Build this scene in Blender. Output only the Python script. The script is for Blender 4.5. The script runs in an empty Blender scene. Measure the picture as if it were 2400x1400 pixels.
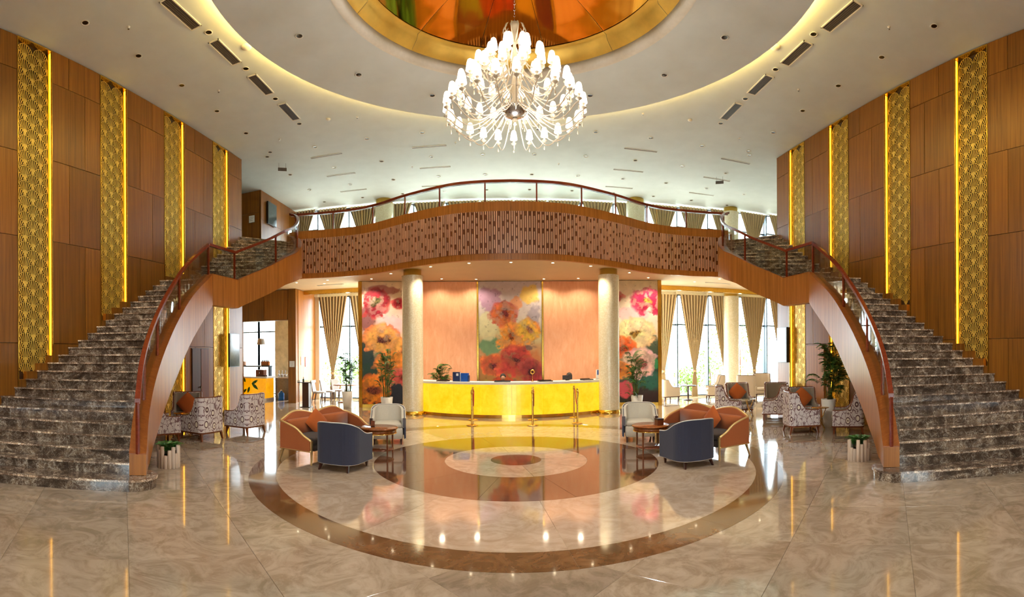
import bpy, math, random
import numpy as np
from mathutils import Vector, Matrix
random.seed(7); RNG = np.random.default_rng(7)
PI = math.pi
SC = bpy.context.scene
COL = SC.collection

# ------------------------------------------------------------------ camera (a stitched cylindrical panorama)
S, HY = 1142.0, 835.0
CAM = Vector((-0.18, -8.92, 1.9)); HD, ROLL = 0.0132, 0.0059
cd = bpy.data.cameras.new('camera'); cam = bpy.data.objects.new('camera', cd)
COL.objects.link(cam); SC.camera = cam
cd.type = 'PANO'; cd.panorama_type = 'CENTRAL_CYLINDRICAL'
cd.central_cylindrical_range_u_min = -1200 / S; cd.central_cylindrical_range_u_max = 1200 / S
cd.central_cylindrical_range_v_min = (HY - 1400) / S; cd.central_cylindrical_range_v_max = HY / S
cd.central_cylindrical_radius = 1.0
cd.clip_start = 0.05; cd.clip_end = 400
FW = Vector((math.sin(HD), math.cos(HD), 0)); RT = Vector((math.cos(HD), -math.sin(HD), 0)); UP = Vector((0, 0, 1))
RT2 = RT * math.cos(ROLL) - UP * math.sin(ROLL); UP2 = UP * math.cos(ROLL) + RT * math.sin(ROLL)
M4 = Matrix((RT2, UP2, -FW)).transposed().to_4x4(); M4.translation = CAM; cam.matrix_world = M4

# ------------------------------------------------------------------ sky and exposure
W = bpy.data.worlds.new('sky'); SC.world = W; W.use_nodes = True
bg = W.node_tree.nodes['Background']; bg.inputs[0].default_value = (0.82, 0.93, 1.0, 1); bg.inputs[1].default_value = 13.0
SUN = bpy.data.lights.new('sun', 'SUN'); SUN.energy = 7.0; SUN.angle = .02; SUN.color = (1, .95, .86)
sun = bpy.data.objects.new('sun', SUN); COL.objects.link(sun); sun.location = (4, 40, 40); sun.rotation_euler = (math.radians(-38), 0, math.radians(-14))
SC.view_settings.view_transform = 'Standard'; SC.view_settings.look = 'None'
SC.view_settings.exposure = 0.72; SC.view_settings.gamma = 1.0; SC.view_settings.use_curve_mapping = False
SC.cycles.max_bounces = 6; SC.cycles.diffuse_bounces = 4; SC.cycles.glossy_bounces = 3; SC.cycles.adaptive_threshold = 0.1
SC.cycles.transparent_max_bounces = 16; SC.cycles.sample_clamp_indirect = 6.0
SC.cycles.caustics_reflective = False; SC.cycles.caustics_refractive = False

# ------------------------------------------------------------------ key sizes (metres); the ring centre on the floor is the origin
ZC = 8.58            # ceiling
ZD = 8.34            # hung ceiling disc
ZS = 4.75            # ceiling below the upper floor
RISE = 0.165
ZU = 36 * RISE       # upper floor
WX = 8.6             # face of the side walls
WEND = 5.1           # where the side walls end
YB = -13.5           # wall behind the camera
YF = 12.3            # outer edge of the slabs at the far windows

# ------------------------------------------------------------------ mesh helpers
class MB:
    def __init__(self): self.v = []; self.f = []; self.m = []; self.s = []
    def add(self, vs, fs, mi=0, smooth=False):
        b = len(self.v); self.v += [tuple(map(float, q)) for q in vs]
        for q in fs: self.f.append(tuple(b + i for i in q)); self.m.append(mi); self.s.append(smooth)
        return self
    def box(self, x0, x1, y0, y1, z0, z1, mi=0):
        vs = [(x, y, z) for z in (z0, z1) for y in (y0, y1) for x in (x0, x1)]
        return self.add(vs, [(0, 2, 3, 1), (4, 5, 7, 6), (0, 1, 5, 4), (2, 6, 7, 3), (0, 4, 6, 2), (1, 3, 7, 5)], mi)
    def taper(self, cx, cy, z0, w0, d0, z1, w1, d1, mi=0, sx=0, sy=0):
        vs = [(cx + a * w0 / 2, cy + b * d0 / 2, z0) for b in (-1, 1) for a in (-1, 1)]
        vs += [(cx + sx + a * w1 / 2, cy + sy + b * d1 / 2, z1) for b in (-1, 1) for a in (-1, 1)]
        return self.add(vs, [(0, 2, 3, 1), (4, 5, 7, 6), (0, 1, 5, 4), (2, 6, 7, 3), (0, 4, 6, 2), (1, 3, 7, 5)], mi)
    def prism(self, poly, z0, z1, mi=0):
        n = len(poly)
        vs = [(p[0], p[1], z0) for p in poly] + [(p[0], p[1], z1) for p in poly]
        a = sum(poly[i][0] * poly[(i + 1) % n][1] - poly[(i + 1) % n][0] * poly[i][1] for i in range(n))
        fs = [tuple(range(n))[::-1], tuple(range(n, 2 * n))] + [(i, (i + 1) % n, n + (i + 1) % n, n + i) for i in range(n)]
        if a < 0: fs = [q[::-1] for q in fs]
        return self.add(vs, fs, mi)
    def lathe(self, prof, seg=20, c=(0, 0, 0), mi=0, smooth=True, a0=0, a1=2 * PI):
        full = abs(a1 - a0 - 2 * PI) < 1e-6; k = seg if full else seg + 1
        vs = []
        for r, z in prof:
            for i in range(k):
                a = a0 + (a1 - a0) * i / seg; vs.append((c[0] + r * math.cos(a), c[1] + r * math.sin(a), c[2] + z))
        fs = []
        for j in range(len(prof) - 1):
            for i in range(seg):
                i2 = (i + 1) % k; fs.append((j * k + i, j * k + i2, (j + 1) * k + i2, (j + 1) * k + i))
        return self.add(vs, fs, mi, smooth)
    def tube(self, pts, r, seg=8, mi=0, closed=False, cap=True):
        P = [Vector(q) for q in pts]; n = len(P); rs = r if isinstance(r, (list, tuple)) else [r] * n
        vs = []; up = None
        for i in range(n):
            a, b = (P[(i - 1) % n], P[(i + 1) % n]) if closed else (P[max(i - 1, 0)], P[min(i + 1, n - 1)])
            t = (b - a).normalized()
            if up is None: up = Vector((0, 0, 1)) if abs(t.z) < .9 else Vector((1, 0, 0))
            x = t.cross(up).normalized(); y = x.cross(t).normalized(); up = y
            for k in range(seg):
                g = 2 * PI * k / seg; vs.append(P[i] + (x * math.cos(g) + y * math.sin(g)) * rs[i])
        fs = []
        for i in range(n if closed else n - 1):
            for k in range(seg):
                j = (i + 1) % n; l = (k + 1) % seg; fs.append((i * seg + k, i * seg + l, j * seg + l, j * seg + k))
        if cap and not closed: fs += [tuple(range(seg))[::-1], tuple((n - 1) * seg + k for k in range(seg))]
        return self.add(vs, fs, mi, True)
    def strip(self, pts, zb, zt, half, mi=(0, 0, 0), closed=False):
        """upright ribbon of thickness 2*half over a plan path; mi = material of (left side, right side, edges)"""
        n = len(pts); L = []; R = []
        zb = zb if hasattr(zb, '__len__') else [zb] * n; zt = zt if hasattr(zt, '__len__') else [zt] * n
        for i in range(n):
            a, b = (pts[(i - 1) % n], pts[(i + 1) % n]) if closed else (pts[max(i - 1, 0)], pts[min(i + 1, n - 1)])
            tx, ty = b[0] - a[0], b[1] - a[1]; l = math.hypot(tx, ty) or 1
            nx, ny = -ty / l * half, tx / l * half
            L.append((pts[i][0] + nx, pts[i][1] + ny)); R.append((pts[i][0] - nx, pts[i][1] - ny))
        vs = []
        for i in range(n): vs += [(*L[i], zb[i]), (*L[i], zt[i]), (*R[i], zt[i]), (*R[i], zb[i])]
        fl, fr, fe = [], [], []
        for i in range(n if closed else n - 1):
            a, b = 4 * i, 4 * ((i + 1) % n)
            fl.append((a, a + 1, b + 1, b)); fr.append((a + 2, a + 3, b + 3, b + 2)); fe += [(a + 1, a + 2, b + 2, b + 1), (a + 3, a, b, b + 3)]
        if not closed: e = 4 * (n - 1); fe += [(0, 3, 2, 1), (e, e + 1, e + 2, e + 3)]
        b = len(self.v); self.v += [tuple(map(float, q)) for q in vs]
        for fs, k in ((fl, mi[0]), (fr, mi[1]), (fe, mi[2])):
            for q in fs: self.f.append(tuple(b + i for i in q)); self.m.append(k); self.s.append(False)
        return self
    def ball(self, c, r, mi=0, su=10, sv=7, sz=1.0, sy=1.0):
        vs = []; fs = []
        for j in range(sv + 1):
            t = PI * j / sv
            for i in range(su):
                a = 2 * PI * i / su; vs.append((c[0] + r * math.sin(t) * math.cos(a), c[1] + r * sy * math.sin(t) * math.sin(a), c[2] - r * sz * math.cos(t)))
        for j in range(sv):
            for i in range(su): fs.append((j * su + i, j * su + (i + 1) % su, (j + 1) * su + (i + 1) % su, (j + 1) * su + i))
        return self.add(vs, fs, mi, True)
    def mesh(self, name, mats, off=(0, 0, 0)):
        me = bpy.data.meshes.new(name)
        o = off
        me.from_pydata([(x - o[0], y - o[1], z - o[2]) for x, y, z in self.v], [], self.f)
        for m in (mats if isinstance(mats, (list, tuple)) else [mats]): me.materials.append(m)
        me.polygons.foreach_set('material_index', self.m); me.polygons.foreach_set('use_smooth', self.s)
        me.update(); return me

def ob(name, me, mats=None, parent=None, loc=(0, 0, 0), rz=0, off=(0, 0, 0), scale=None):
    if isinstance(me, MB): me = me.mesh(name, mats, off)
    o = bpy.data.objects.new(name, me); COL.objects.link(o)
    o.location = loc; o.rotation_euler = (0, 0, rz)
    if scale: o.scale = scale
    if parent: o.parent = parent
    return o
def tag(o, label, cat, group=None):
    o['label'] = label; o['category'] = cat
    if group: o['group'] = group
    return o
def thing(name, label, cat, loc=(0, 0, 0), rz=0, group=None):
    o = bpy.data.objects.new(name, None); COL.objects.link(o); o.empty_display_size = .2
    o.location = loc; o.rotation_euler = (0, 0, rz); return tag(o, label, cat, group)
def struct(name, mb, mats, parent=None, label=None):
    o = ob(name, mb, mats, parent)
    if parent is None: o['kind'] = 'structure'
    if label: o['label'] = label
    return o
def dup(root, loc, rz=0, label=None, group=None):
    r = root.copy(); COL.objects.link(r); r.location = loc; r.rotation_euler = (0, 0, rz)
    if label: r['label'] = label
    if group: r['group'] = group
    for ch in list(root.children):
        c = ch.copy(); COL.objects.link(c); c.parent = r
        for g in list(ch.children):
            k = g.copy(); COL.objects.link(k); k.parent = c
    return r
def lamp(name, kind, loc, energy, color, size=.1, rot=(0, 0, 0), parent=None, spot=None):
    l = bpy.data.lights.new(name, kind); l.energy = energy; l.color = color
    if kind == 'AREA': l.size = size; l.shape = 'DISK'
    else: l.shadow_soft_size = size
    if spot: l.spot_size = spot; l.spot_blend = .6
    o = bpy.data.objects.new(name, l); COL.objects.link(o); o.location = loc; o.rotation_euler = rot
    if parent: o.parent = parent
    return o
def crom(P, k=6):
    """Catmull-Rom through rows of P, k samples per span"""
    P = np.asarray(P, float); Q = np.vstack([2 * P[0] - P[1], P, 2 * P[-1] - P[-2]]); out = []
    for i in range(1, len(Q) - 2):
        a, b, c, d = Q[i - 1:i + 3]
        for t in np.arange(k) / k:
            out.append(.5 * (2 * b + (c - a) * t + (2 * a - 5 * b + 4 * c - d) * t * t + (3 * b - a - 3 * c + d) * t ** 3))
    out.append(P[-1]); return np.array(out)

# ------------------------------------------------------------------ materials
def srgb(r, g, b): return tuple(((c / 255) / 12.92 if c <= 10 else ((c / 255 + .055) / 1.055) ** 2.4) for c in (r, g, b)) + (1,)
class NT:
    def __init__(self, name):
        self.m = bpy.data.materials.new(name); self.m.use_nodes = True; self.t = self.m.node_tree; self.t.nodes.clear()
        self.out = self.t.nodes.new('ShaderNodeOutputMaterial')
    def n(self, typ, **kw):
        q = self.t.nodes.new('ShaderNode' + typ)
        for k, v in kw.items():
            if k.startswith('i_'):
                key = k[2:]; q.inputs[int(key) if key.isdigit() else key.replace('_', ' ')].default_value = v
            else: setattr(q, k, v)
        return q
    def l(self, a, b): self.t.links.new(a, b)
    def coord(self, scale=(1, 1, 1), rand=0.0, rot=(0, 0, 0)):
        tc = self.n('TexCoord'); src = tc.outputs['Object']
        if rand:
            oi = self.n('ObjectInfo'); mu = self.n('VectorMath', operation='SCALE', i_0=(rand, rand * .7, rand * 1.3)); self.l(oi.outputs['Random'], mu.inputs['Scale'])
            ad = self.n('VectorMath', operation='ADD'); self.l(src, ad.inputs[0]); self.l(mu.outputs[0], ad.inputs[1]); src = ad.outputs[0]
        mp = self.n('Mapping'); mp.inputs['Scale'].default_value = scale; mp.inputs['Rotation'].default_value = rot; self.l(src, mp.inputs['Vector'])
        return mp.outputs[0]
    def noise(self, vec, scale=5, detail=4, rough=.55, dist=0):
        q = self.n('TexNoise'); q.inputs['Scale'].default_value = scale; q.inputs['Detail'].default_value = detail
        q.inputs['Roughness'].default_value = rough; q.inputs['Distortion'].default_value = dist; self.l(vec, q.inputs['Vector']); return q
    def ramp(self, fac, stops):
        q = self.n('ValToRGB'); e = q.color_ramp.elements
        while len(e) < len(stops): e.new(.5)
        for k, (p, c) in zip(e, stops): k.position = p; k.color = c if len(c) == 4 else (*c, 1)
        self.l(fac, q.inputs[0]); return q.outputs[0]
    def mix(self, fac, a, b, mode='MIX'):
        q = self.n('Mix', data_type='RGBA', blend_type=mode)
        for s, v in ((q.inputs[0], fac), (q.inputs[6], a), (q.inputs[7], b)):
            if hasattr(v, 'is_output'): self.l(v, s)
            else: s.default_value = v
        return q.outputs[2]
    def bsdf(self, color, rough=.5, metal=0, spec=.5, bump=None, bstr=.1, bdist=.01, coat=0, emit=None, estr=0, sheen=0):
        b = self.n('BsdfPrincipled')
        for s, v in (('Base Color', color), ('Roughness', rough), ('Metallic', metal)):
            if hasattr(v, 'is_output'): self.l(v, b.inputs[s])
            else: b.inputs[s].default_value = v
        b.inputs['Specular IOR Level'].default_value = spec; b.inputs['Coat Weight'].default_value = coat; b.inputs['Coat Roughness'].default_value = .03
        b.inputs['Sheen Weight'].default_value = sheen
        if emit is not None:
            if hasattr(emit, 'is_output'): self.l(emit, b.inputs['Emission Color'])
            else: b.inputs['Emission Color'].default_value = emit
            b.inputs['Emission Strength'].default_value = estr
        if bump is not None:
            q = self.n('Bump'); q.inputs['Strength'].default_value = bstr; q.inputs['Distance'].default_value = bdist; self.l(bump, q.inputs['Height']); self.l(q.outputs[0], b.inputs['Normal'])
        self.l(b.outputs[0], self.out.inputs[0]); return self.m
MT = {}
def plain(name, rgb, rough=.5, metal=0, noise=.06, nscale=12, **kw):
    """one colour with a little procedural variation"""
    t = NT(name); v = t.coord(rand=5); n = t.noise(v, nscale, 3)
    c = srgb(*rgb); d = tuple(max(0, x * (1 - noise * 2)) for x in c[:3]) + (1,); e = tuple(min(1, x * (1 + noise * 2)) for x in c[:3]) + (1,)
    MT[name] = t.bsdf(t.ramp(n.outputs[0], [(.3, d), (.7, e)]), rough, metal, **kw); return MT[name]
def wood(name, dark, light, rough=.35, axis='z', tone=.25, spec=.4, freq=14):
    t = NT(name); s = {'z': (freq, freq, .35), 'x': (.35, freq, freq), 'y': (freq, .35, freq)}[axis]
    v = t.coord(s, rand=40); n = t.noise(v, 1.6, 6, .62, .4); n2 = t.noise(t.coord((.5, .5, .5), rand=9), 1, 2)
    c = t.ramp(n.outputs[0], [(.28, srgb(*dark)), (.72, srgb(*light))])
    oi = t.n('ObjectInfo'); r = t.ramp(oi.outputs['Random'], [(0, (1 - tone,) * 3), (1, (1 + tone * .3,) * 3)])
    c = t.mix(1.0, c, r, 'MULTIPLY')
    MT[name] = t.bsdf(c, rough, spec=spec, bump=n.outputs[0], bstr=.08, bdist=.003); return MT[name]
def fabric(name, rgb, rough=.85, noise=.1):
    t = NT(name); v = t.coord((160, 160, 160), rand=3); n = t.noise(v, 1, 2)
    c = srgb(*rgb); d = tuple(x * (1 - noise) for x in c[:3]) + (1,); e = tuple(min(1, x * (1 + noise)) for x in c[:3]) + (1,)
    MT[name] = t.bsdf(t.ramp(n.outputs[0], [(.3, d), (.7, e)]), rough, spec=.2, bump=n.outputs[0], bstr=.15, bdist=.002, sheen=.2); return MT[name]
def emit(name, rgb, strength):
    t = NT(name); e = t.n('Emission', i_Strength=strength); e.inputs[0].default_value = srgb(*rgb); t.l(e.outputs[0], t.out.inputs[0]); MT[name] = t.m; return t.m
def glassy(name, tint=(.93, .97, .97), refl=.09):
    t = NT(name); tr = t.n('BsdfTransparent'); tr.inputs[0].default_value = (*tint, 1); gl = t.n('BsdfGlossy'); gl.inputs['Roughness'].default_value = .02
    lw = t.n('LayerWeight', i_Blend=.12); mm = t.n('Math', operation='MULTIPLY_ADD', i_1=.6, i_2=refl * .5); t.l(lw.outputs['Fresnel'], mm.inputs[0]); mx = t.n('MixShader')
    t.l(mm.outputs[0], mx.inputs[0]); t.l(tr.outputs[0], mx.inputs[1]); t.l(gl.outputs[0], mx.inputs[2]); t.l(mx.outputs[0], t.out.inputs[0]); MT[name] = t.m; return t.m

wood('panel_wood', (118, 70, 18), (164, 104, 32), rough=.33)
wood('band_wood', (152, 92, 34), (202, 132, 60), rough=.38, tone=.12)
wood('slat_wood', (222, 164, 132), (246, 200, 170), rough=.3, tone=.15); wood('slat_recess', (124, 70, 34), (156, 96, 54), rough=.45, tone=.2)  # slat faces carry a pinkish reflected sheen in their colour
wood('rail_wood', (112, 40, 20), (142, 58, 32), rough=.22, axis='x', tone=.1)
wood('cap_wood', (132, 68, 22), (168, 96, 40), rough=.3, axis='x', tone=.1)
wood('furn_wood', (92, 42, 18), (136, 70, 34), rough=.3)
wood('dark_wood', (52, 28, 20), (80, 44, 32), rough=.35)
wood('table_wood', (120, 62, 22), (170, 98, 44), rough=.2)
wood('log_wood', (190, 165, 140), (225, 205, 185), rough=.7)
wood('pale_panel', (150, 120, 92), (182, 152, 122), rough=.3)
plain('ceiling_paint', (226, 233, 234), .7, noise=.015, nscale=2)
plain('wall_paint', (226, 214, 190), .7, noise=.02, nscale=2)
plain('soffit_paint', (208, 182, 146), .6, noise=.015, nscale=2)
plain('white_paint', (238, 234, 224), .5, noise=.02)
plain('gold', (214, 170, 70), .24, metal=.9, noise=.05)
plain('pale_gold', (238, 206, 140), .3, metal=.6, noise=.03)
plain('brass', (226, 178, 88), .2, metal=1, noise=.03)
plain('gold_sheet', (240, 200, 92), .36, metal=.4, noise=.05, nscale=3)
plain('screen_back', (58, 36, 8), .5, noise=.15, nscale=5)
plain('steel', (150, 150, 150), .25, metal=1, noise=.05)
plain('silver', (190, 186, 184), .16, metal=1, noise=.05)
plain('frame_grey', (70, 82, 92), .4, metal=.4)
plain('vent_grey', (96, 88, 84), .5)
plain('black_plastic', (28, 28, 30), .3)
plain('lens_dark', (60, 54, 44), .2, metal=.5)
plain('pot_white', (230, 228, 222), .3, noise=.02)
plain('soil', (50, 36, 26), .9, noise=.3)
plain('leaf', (62, 112, 42), .45, noise=.35, nscale=6)
plain('leaf_light', (108, 150, 50), .5, noise=.35, nscale=4)
plain('stem_green', (96, 110, 52), .6, noise=.2)
plain('skin', (196, 146, 116), .55, noise=.04)
plain('hair', (28, 20, 18), .5)
plain('uniform', (44, 44, 52), .7)
plain('red_rope', (170, 24, 22), .7)
plain('blue_plastic', (24, 84, 178), .35)
plain('navy_plastic', (26, 48, 96), .4)
plain('print_white', (236, 238, 240), .5)
plain('leather_dark', (52, 36, 30), .4)
plain('stone_beige', (196, 176, 140), .45, noise=.12, nscale=3)
plain('bottle_green', (30, 60, 34), .15)
plain('water_blue', (20, 98, 190), .15)
plain('fridge_grey', (128, 122, 116), .35, metal=.3)
fabric('orange_fabric', (176, 98, 52)); fabric('cushion_orange', (182, 92, 38)); fabric('navy_fabric', (58, 60, 76)); fabric('seat_brown', (58, 46, 38))
fabric('cream_fabric', (206, 198, 180)); fabric('piping_cream', (214, 208, 196)); fabric('grey_fabric', (150, 138, 122)); fabric('beige_fabric', (186, 170, 150))
fabric('chair_grey', (160, 152, 150)); fabric('shade_fabric', (160, 148, 132)); fabric('throw_fabric', (220, 216, 212), noise=.4)
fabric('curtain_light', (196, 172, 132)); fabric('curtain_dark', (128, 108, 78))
glassy('glass'); glassy('rail_glass', (.95, .98, .97), .06)
emit('led_warm', (255, 190, 50), 2.6); emit('cove_led', (255, 214, 120), 34.0)
emit('downlight_on', (255, 232, 190), 14.0); plain('screen_glow', (62, 78, 80), .12)
t = NT('shade_lit'); b = t.n('Emission', i_Strength=3.2); b.inputs[0].default_value = srgb(255, 236, 206); t.l(b.outputs[0], t.out.inputs[0]); MT['shade_lit'] = t.m
t = NT('crystal'); MT['crystal'] = t.bsdf((.80, .70, .56, 1), .12, spec=.9, coat=.3)

def marble_floor(name, base, light, dark, vein=.5, rough=.07, rand=60, scale=1.0):
    t = NT(name); v = t.coord((scale, scale, scale), rand=rand)
    n = t.noise(v, .55, 6, .6, 2.6); n2 = t.noise(v, 1.9, 7, .65, 3.4); n3 = t.noise(v, 40, 3)
    c = t.ramp(n.outputs[0], [(.30, srgb(*dark)), (.48, srgb(*base)), (.68, srgb(*light))])
    c = t.mix(vein, c, t.ramp(n2.outputs[0], [(.40, srgb(*dark)), (.5, srgb(*base)), (.6, srgb(*light))]))
    oi = t.n('ObjectInfo'); r = t.ramp(oi.outputs['Random'], [(0, (.78,) * 3), (.3, (.95,) * 3), (1, (1.05,) * 3)]); c = t.mix(1.0, c, r, 'MULTIPLY')
    MT[name] = t.bsdf(c, rough, spec=.75, coat=.35); return MT[name]
marble_floor('marble_beige', (172, 154, 132), (192, 174, 152), (142, 124, 100))
marble_floor('marble_cream', (194, 172, 148), (210, 190, 168), (172, 148, 122), rand=30)
marble_floor('marble_brown', (112, 78, 48), (138, 100, 66), (84, 56, 32), rand=20)
marble_floor('marble_tan', (108, 70, 48), (128, 86, 60), (84, 52, 34), rand=20)
def emperador(name, rough=.12, lift=1.0):
    t = NT(name); v = t.coord((1, 1, 1), rand=30)
    w = t.noise(v, 4, 4, .6); ad = t.n('VectorMath', operation='MULTIPLY_ADD', i_1=(.42, .42, .42)); t.l(w.outputs['Color'], ad.inputs[0]); t.l(v, ad.inputs[2])
    vo = t.n('TexVoronoi', feature='DISTANCE_TO_EDGE'); vo.inputs['Scale'].default_value = 5; t.l(ad.outputs[0], vo.inputs['Vector'])
    vo2 = t.n('TexVoronoi', feature='DISTANCE_TO_EDGE'); vo2.inputs['Scale'].default_value = 19; t.l(ad.outputs[0], vo2.inputs['Vector'])
    n = t.noise(v, 2.4, 7, .7, 1.2)
    c = t.ramp(n.outputs[0], [(.30, srgb(44, 33, 27)), (.50, srgb(92, 73, 58)), (.68, srgb(160, 136, 110))])
    k = t.ramp(n.outputs[0], [(.42, (.08,) * 3), (.62, (1,) * 3)])
    f1 = t.ramp(vo.outputs['Distance'], [(0, (1, 1, 1)), (.045, (0, 0, 0))]); f2 = t.ramp(vo2.outputs['Distance'], [(0, (.75,) * 3), (.07, (0, 0, 0))])
    f = t.mix(1.0, f1, f2, 'LIGHTEN'); f = t.mix(1.0, f, k, 'MULTIPLY')
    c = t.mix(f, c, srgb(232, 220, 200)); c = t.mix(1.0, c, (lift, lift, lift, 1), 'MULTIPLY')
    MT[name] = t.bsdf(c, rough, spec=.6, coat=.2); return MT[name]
emperador('marble_dark'); emperador('marble_edge_glint', .16, 2.1)  # second is the same stone lightened, painting the nosing highlight into its colour
def ikat(name):
    """teardrop medallions and hooked lines on pale cloth"""
    t = NT(name); v = t.coord((1, 1, 1)); sx = t.n('SeparateXYZ'); t.l(v, sx.inputs[0])
    su = t.n('Math', operation='ADD'); t.l(sx.outputs[0], su.inputs[0]); t.l(sx.outputs[1], su.inputs[1])
    cx = t.n('CombineXYZ'); t.l(su.outputs[0], cx.inputs[0]); t.l(sx.outputs[2], cx.inputs[1])
    mp = t.n('Mapping'); mp.inputs['Scale'].default_value = (4.6, 3.2, 1); t.l(cx.outputs[0], mp.inputs[0])
    vo = t.n('TexVoronoi', feature='F1'); vo.inputs['Scale'].default_value = 1.0; vo.inputs['Randomness'].default_value = .35; t.l(mp.outputs[0], vo.inputs['Vector'])
    rings = t.ramp(vo.outputs['Distance'], [(.0, srgb(90, 66, 62)), (.08, srgb(236, 228, 212)), (.20, srgb(104, 76, 78)), (.28, srgb(222, 212, 208)), (.40, srgb(216, 206, 204))]); rings.node.color_ramp.interpolation = 'CONSTANT'
    nz = t.noise(mp.outputs[0], 3.0, 2); ad = t.n('VectorMath', operation='MULTIPLY_ADD', i_1=(.55, .55, 0)); t.l(nz.outputs['Color'], ad.inputs[0]); t.l(mp.outputs[0], ad.inputs[2])
    wv = t.n('TexVoronoi', feature='DISTANCE_TO_EDGE'); wv.inputs['Scale'].default_value = 2.3; t.l(ad.outputs[0], wv.inputs['Vector'])
    f = t.ramp(wv.outputs['Distance'], [(.0, (1, 1, 1)), (.05, (0, 0, 0))]); f.node.color_ramp.interpolation = 'CONSTANT'
    g = t.ramp(vo.outputs['Distance'], [(.33, (0, 0, 0)), (.34, (1, 1, 1))]); f = t.mix(1.0, f, g, 'MULTIPLY')
    MT[name] = t.bsdf(t.mix(f, rings, srgb(132, 104, 106)), .85, spec=.2); return MT[name]
ikat('ikat_fabric')
def onyx(name, a, b, strength):
    t = NT(name); v = t.coord((1, 1, 1), rand=3); n = t.noise(v, 2.4, 6, .6, .8); n2 = t.noise(v, 9, 5, .6)
    c = t.ramp(n.outputs[0], [(.32, srgb(*a)), (.66, srgb(*b))]); c = t.mix(.35, c, t.ramp(n2.outputs[0], [(.35, srgb(*a)), (.7, srgb(*b))]))
    MT[name] = t.bsdf(t.mix(1.0, c, (.30, .30, .30, 1), 'MULTIPLY'), .25, emit=c, estr=strength); return MT[name]
onyx('onyx_yellow', (250, 190, 0), (255, 222, 50), .62); onyx('onyx_amber', (240, 150, 0), (255, 180, 16), .55)
def column_skin():
    t = NT('pearl_mosaic'); v = t.coord((1, 1, 1)); vo = t.n('TexVoronoi', feature='F1'); vo.inputs['Scale'].default_value = 34; t.l(v, vo.inputs['Vector'])
    n = t.noise(v, 3, 4); sep = t.n('SeparateColor'); t.l(vo.outputs['Color'], sep.inputs[0])
    c = t.ramp(sep.outputs[0], [(.0, srgb(226, 216, 184)), (.6, srgb(234, 226, 198)), (1, srgb(244, 238, 218))])
    MT['pearl_mosaic'] = t.bsdf(c, .34, metal=.1, spec=.7, bump=sep.outputs[1], bstr=.05, bdist=.002)
column_skin()
def copper_panel():
    t = NT('copper_leaf'); v = t.coord((3, 3, .8)); n = t.noise(v, 2.2, 8, .7, .6); n2 = t.noise(t.coord((14, 14, 1.2)), 1.3, 6, .7)
    c = t.ramp(n.outputs[0], [(.25, srgb(236, 160, 116)), (.55, srgb(248, 182, 136)), (.8, srgb(254, 202, 158))])
    c = t.mix(t.ramp(n2.outputs[0], [(.60, (0, 0, 0)), (.85, (.6,) * 3)]), c, srgb(190, 104, 76))
    MT['copper_leaf'] = t.bsdf(c, .42, metal=.15)
copper_panel()
t = NT('dome_mirror'); v = t.coord((1, 1, 1)); n = t.noise(v, .9, 2, .4); MT['dome_mirror'] = t.bsdf(srgb(236, 186, 84), .03, metal=1, bump=n.outputs[0], bstr=.05, bdist=.03)
t = NT('mural_print'); a = t.n('Attribute', attribute_name='paint'); MT['mural_print'] = t.bsdf(a.outputs['Color'], .45, spec=.3)
G = MT

# ================================================================== THE SETTING
# ---- floor: base slab, diagonal marble tiles, inlaid rings
floor = struct('floor', MB().box(-15, 15, YB - .3, 14.5, -.3, -.03), G['marble_beige'], label='polished beige marble floor with inlaid brown rings')
TS = 1.2; hb = TS / math.sqrt(2)
def tile_mesh(name, mat):
    q = hb - .0012; mb = MB(); r = q - .004
    vs = [(q, 0, -.03), (0, q, -.03), (-q, 0, -.03), (0, -q, -.03), (q, 0, -.003), (0, q, -.003), (-q, 0, -.003), (0, -q, -.003), (r, 0, 0), (0, r, 0), (-r, 0, 0), (0, -r, 0)]
    mb.add(vs, [(8, 9, 10, 11)] + [(i, (i + 1) % 4, 4 + (i + 1) % 4, 4 + i) for i in range(4)] + [(4 + i, 4 + (i + 1) % 4, 8 + (i + 1) % 4, 8 + i) for i in range(4)])
    return mb.mesh(name, mat)
tm = tile_mesh('floor_tile', G['marble_beige'])
cells = []
for i in range(-20, 21):
    for j in range(-20, 21):
        x, y = (i - j) * hb, (i + j) * hb + .3
        if abs(x) > 14.6 or y < YB + .3 or y > 14: continue
        if math.hypot(x, y) < 4.66 - hb * 1.02: continue
        if abs(x) > 9.2 and y < 4.6: continue
        dx, dy = x - CAM.x, y - CAM.y; d = math.hypot(dx, dy); ang = abs(math.atan2(dx, dy))
        cells.append((d + (50 if ang > 1.15 else 0) + (0 if d > 3 else 30), x, y))
cells.sort(); rest = MB()
for k, (d, x, y) in enumerate(cells):
    if k < 290: ob('floor_tile', tm, parent=floor, loc=(x, y, 0))
    else:
        q = hb - .0012; rest.add([(x + q, y, 0), (x, y + q, 0), (x - q, y, 0), (x, y - q, 0)], [(0, 1, 2, 3)])
o = ob('distant_tiles', rest, G['marble_beige'], floor); o['kind'] = 'stuff'
def sector(r0, r1, a0, a1, z, n):
    mb = MB(); top = []; g = .0015
    for r in (r0 + g, r1 - g):
        for i in range(n + 1):
            a = a0 + (a1 - a0) * i / n; top.append((r * math.cos(a), r * math.sin(a)))
    k = n + 1; vs = [(x, y, z) for x, y in top] + [(x, y, -.02) for x, y in top]; N = 2 * k
    fs = [(i, k + i, k + i + 1, i + 1) for i in range(n)] + [(i, i + 1, N + i + 1, N + i) for i in range(n)] + [(k + i + 1, k + i, N + k + i, N + k + i + 1) for i in range(n)]
    fs += [(0, N, N + k, k), (n, k + n, N + k + n, N + n)]
    return mb.add(vs, fs)
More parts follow.
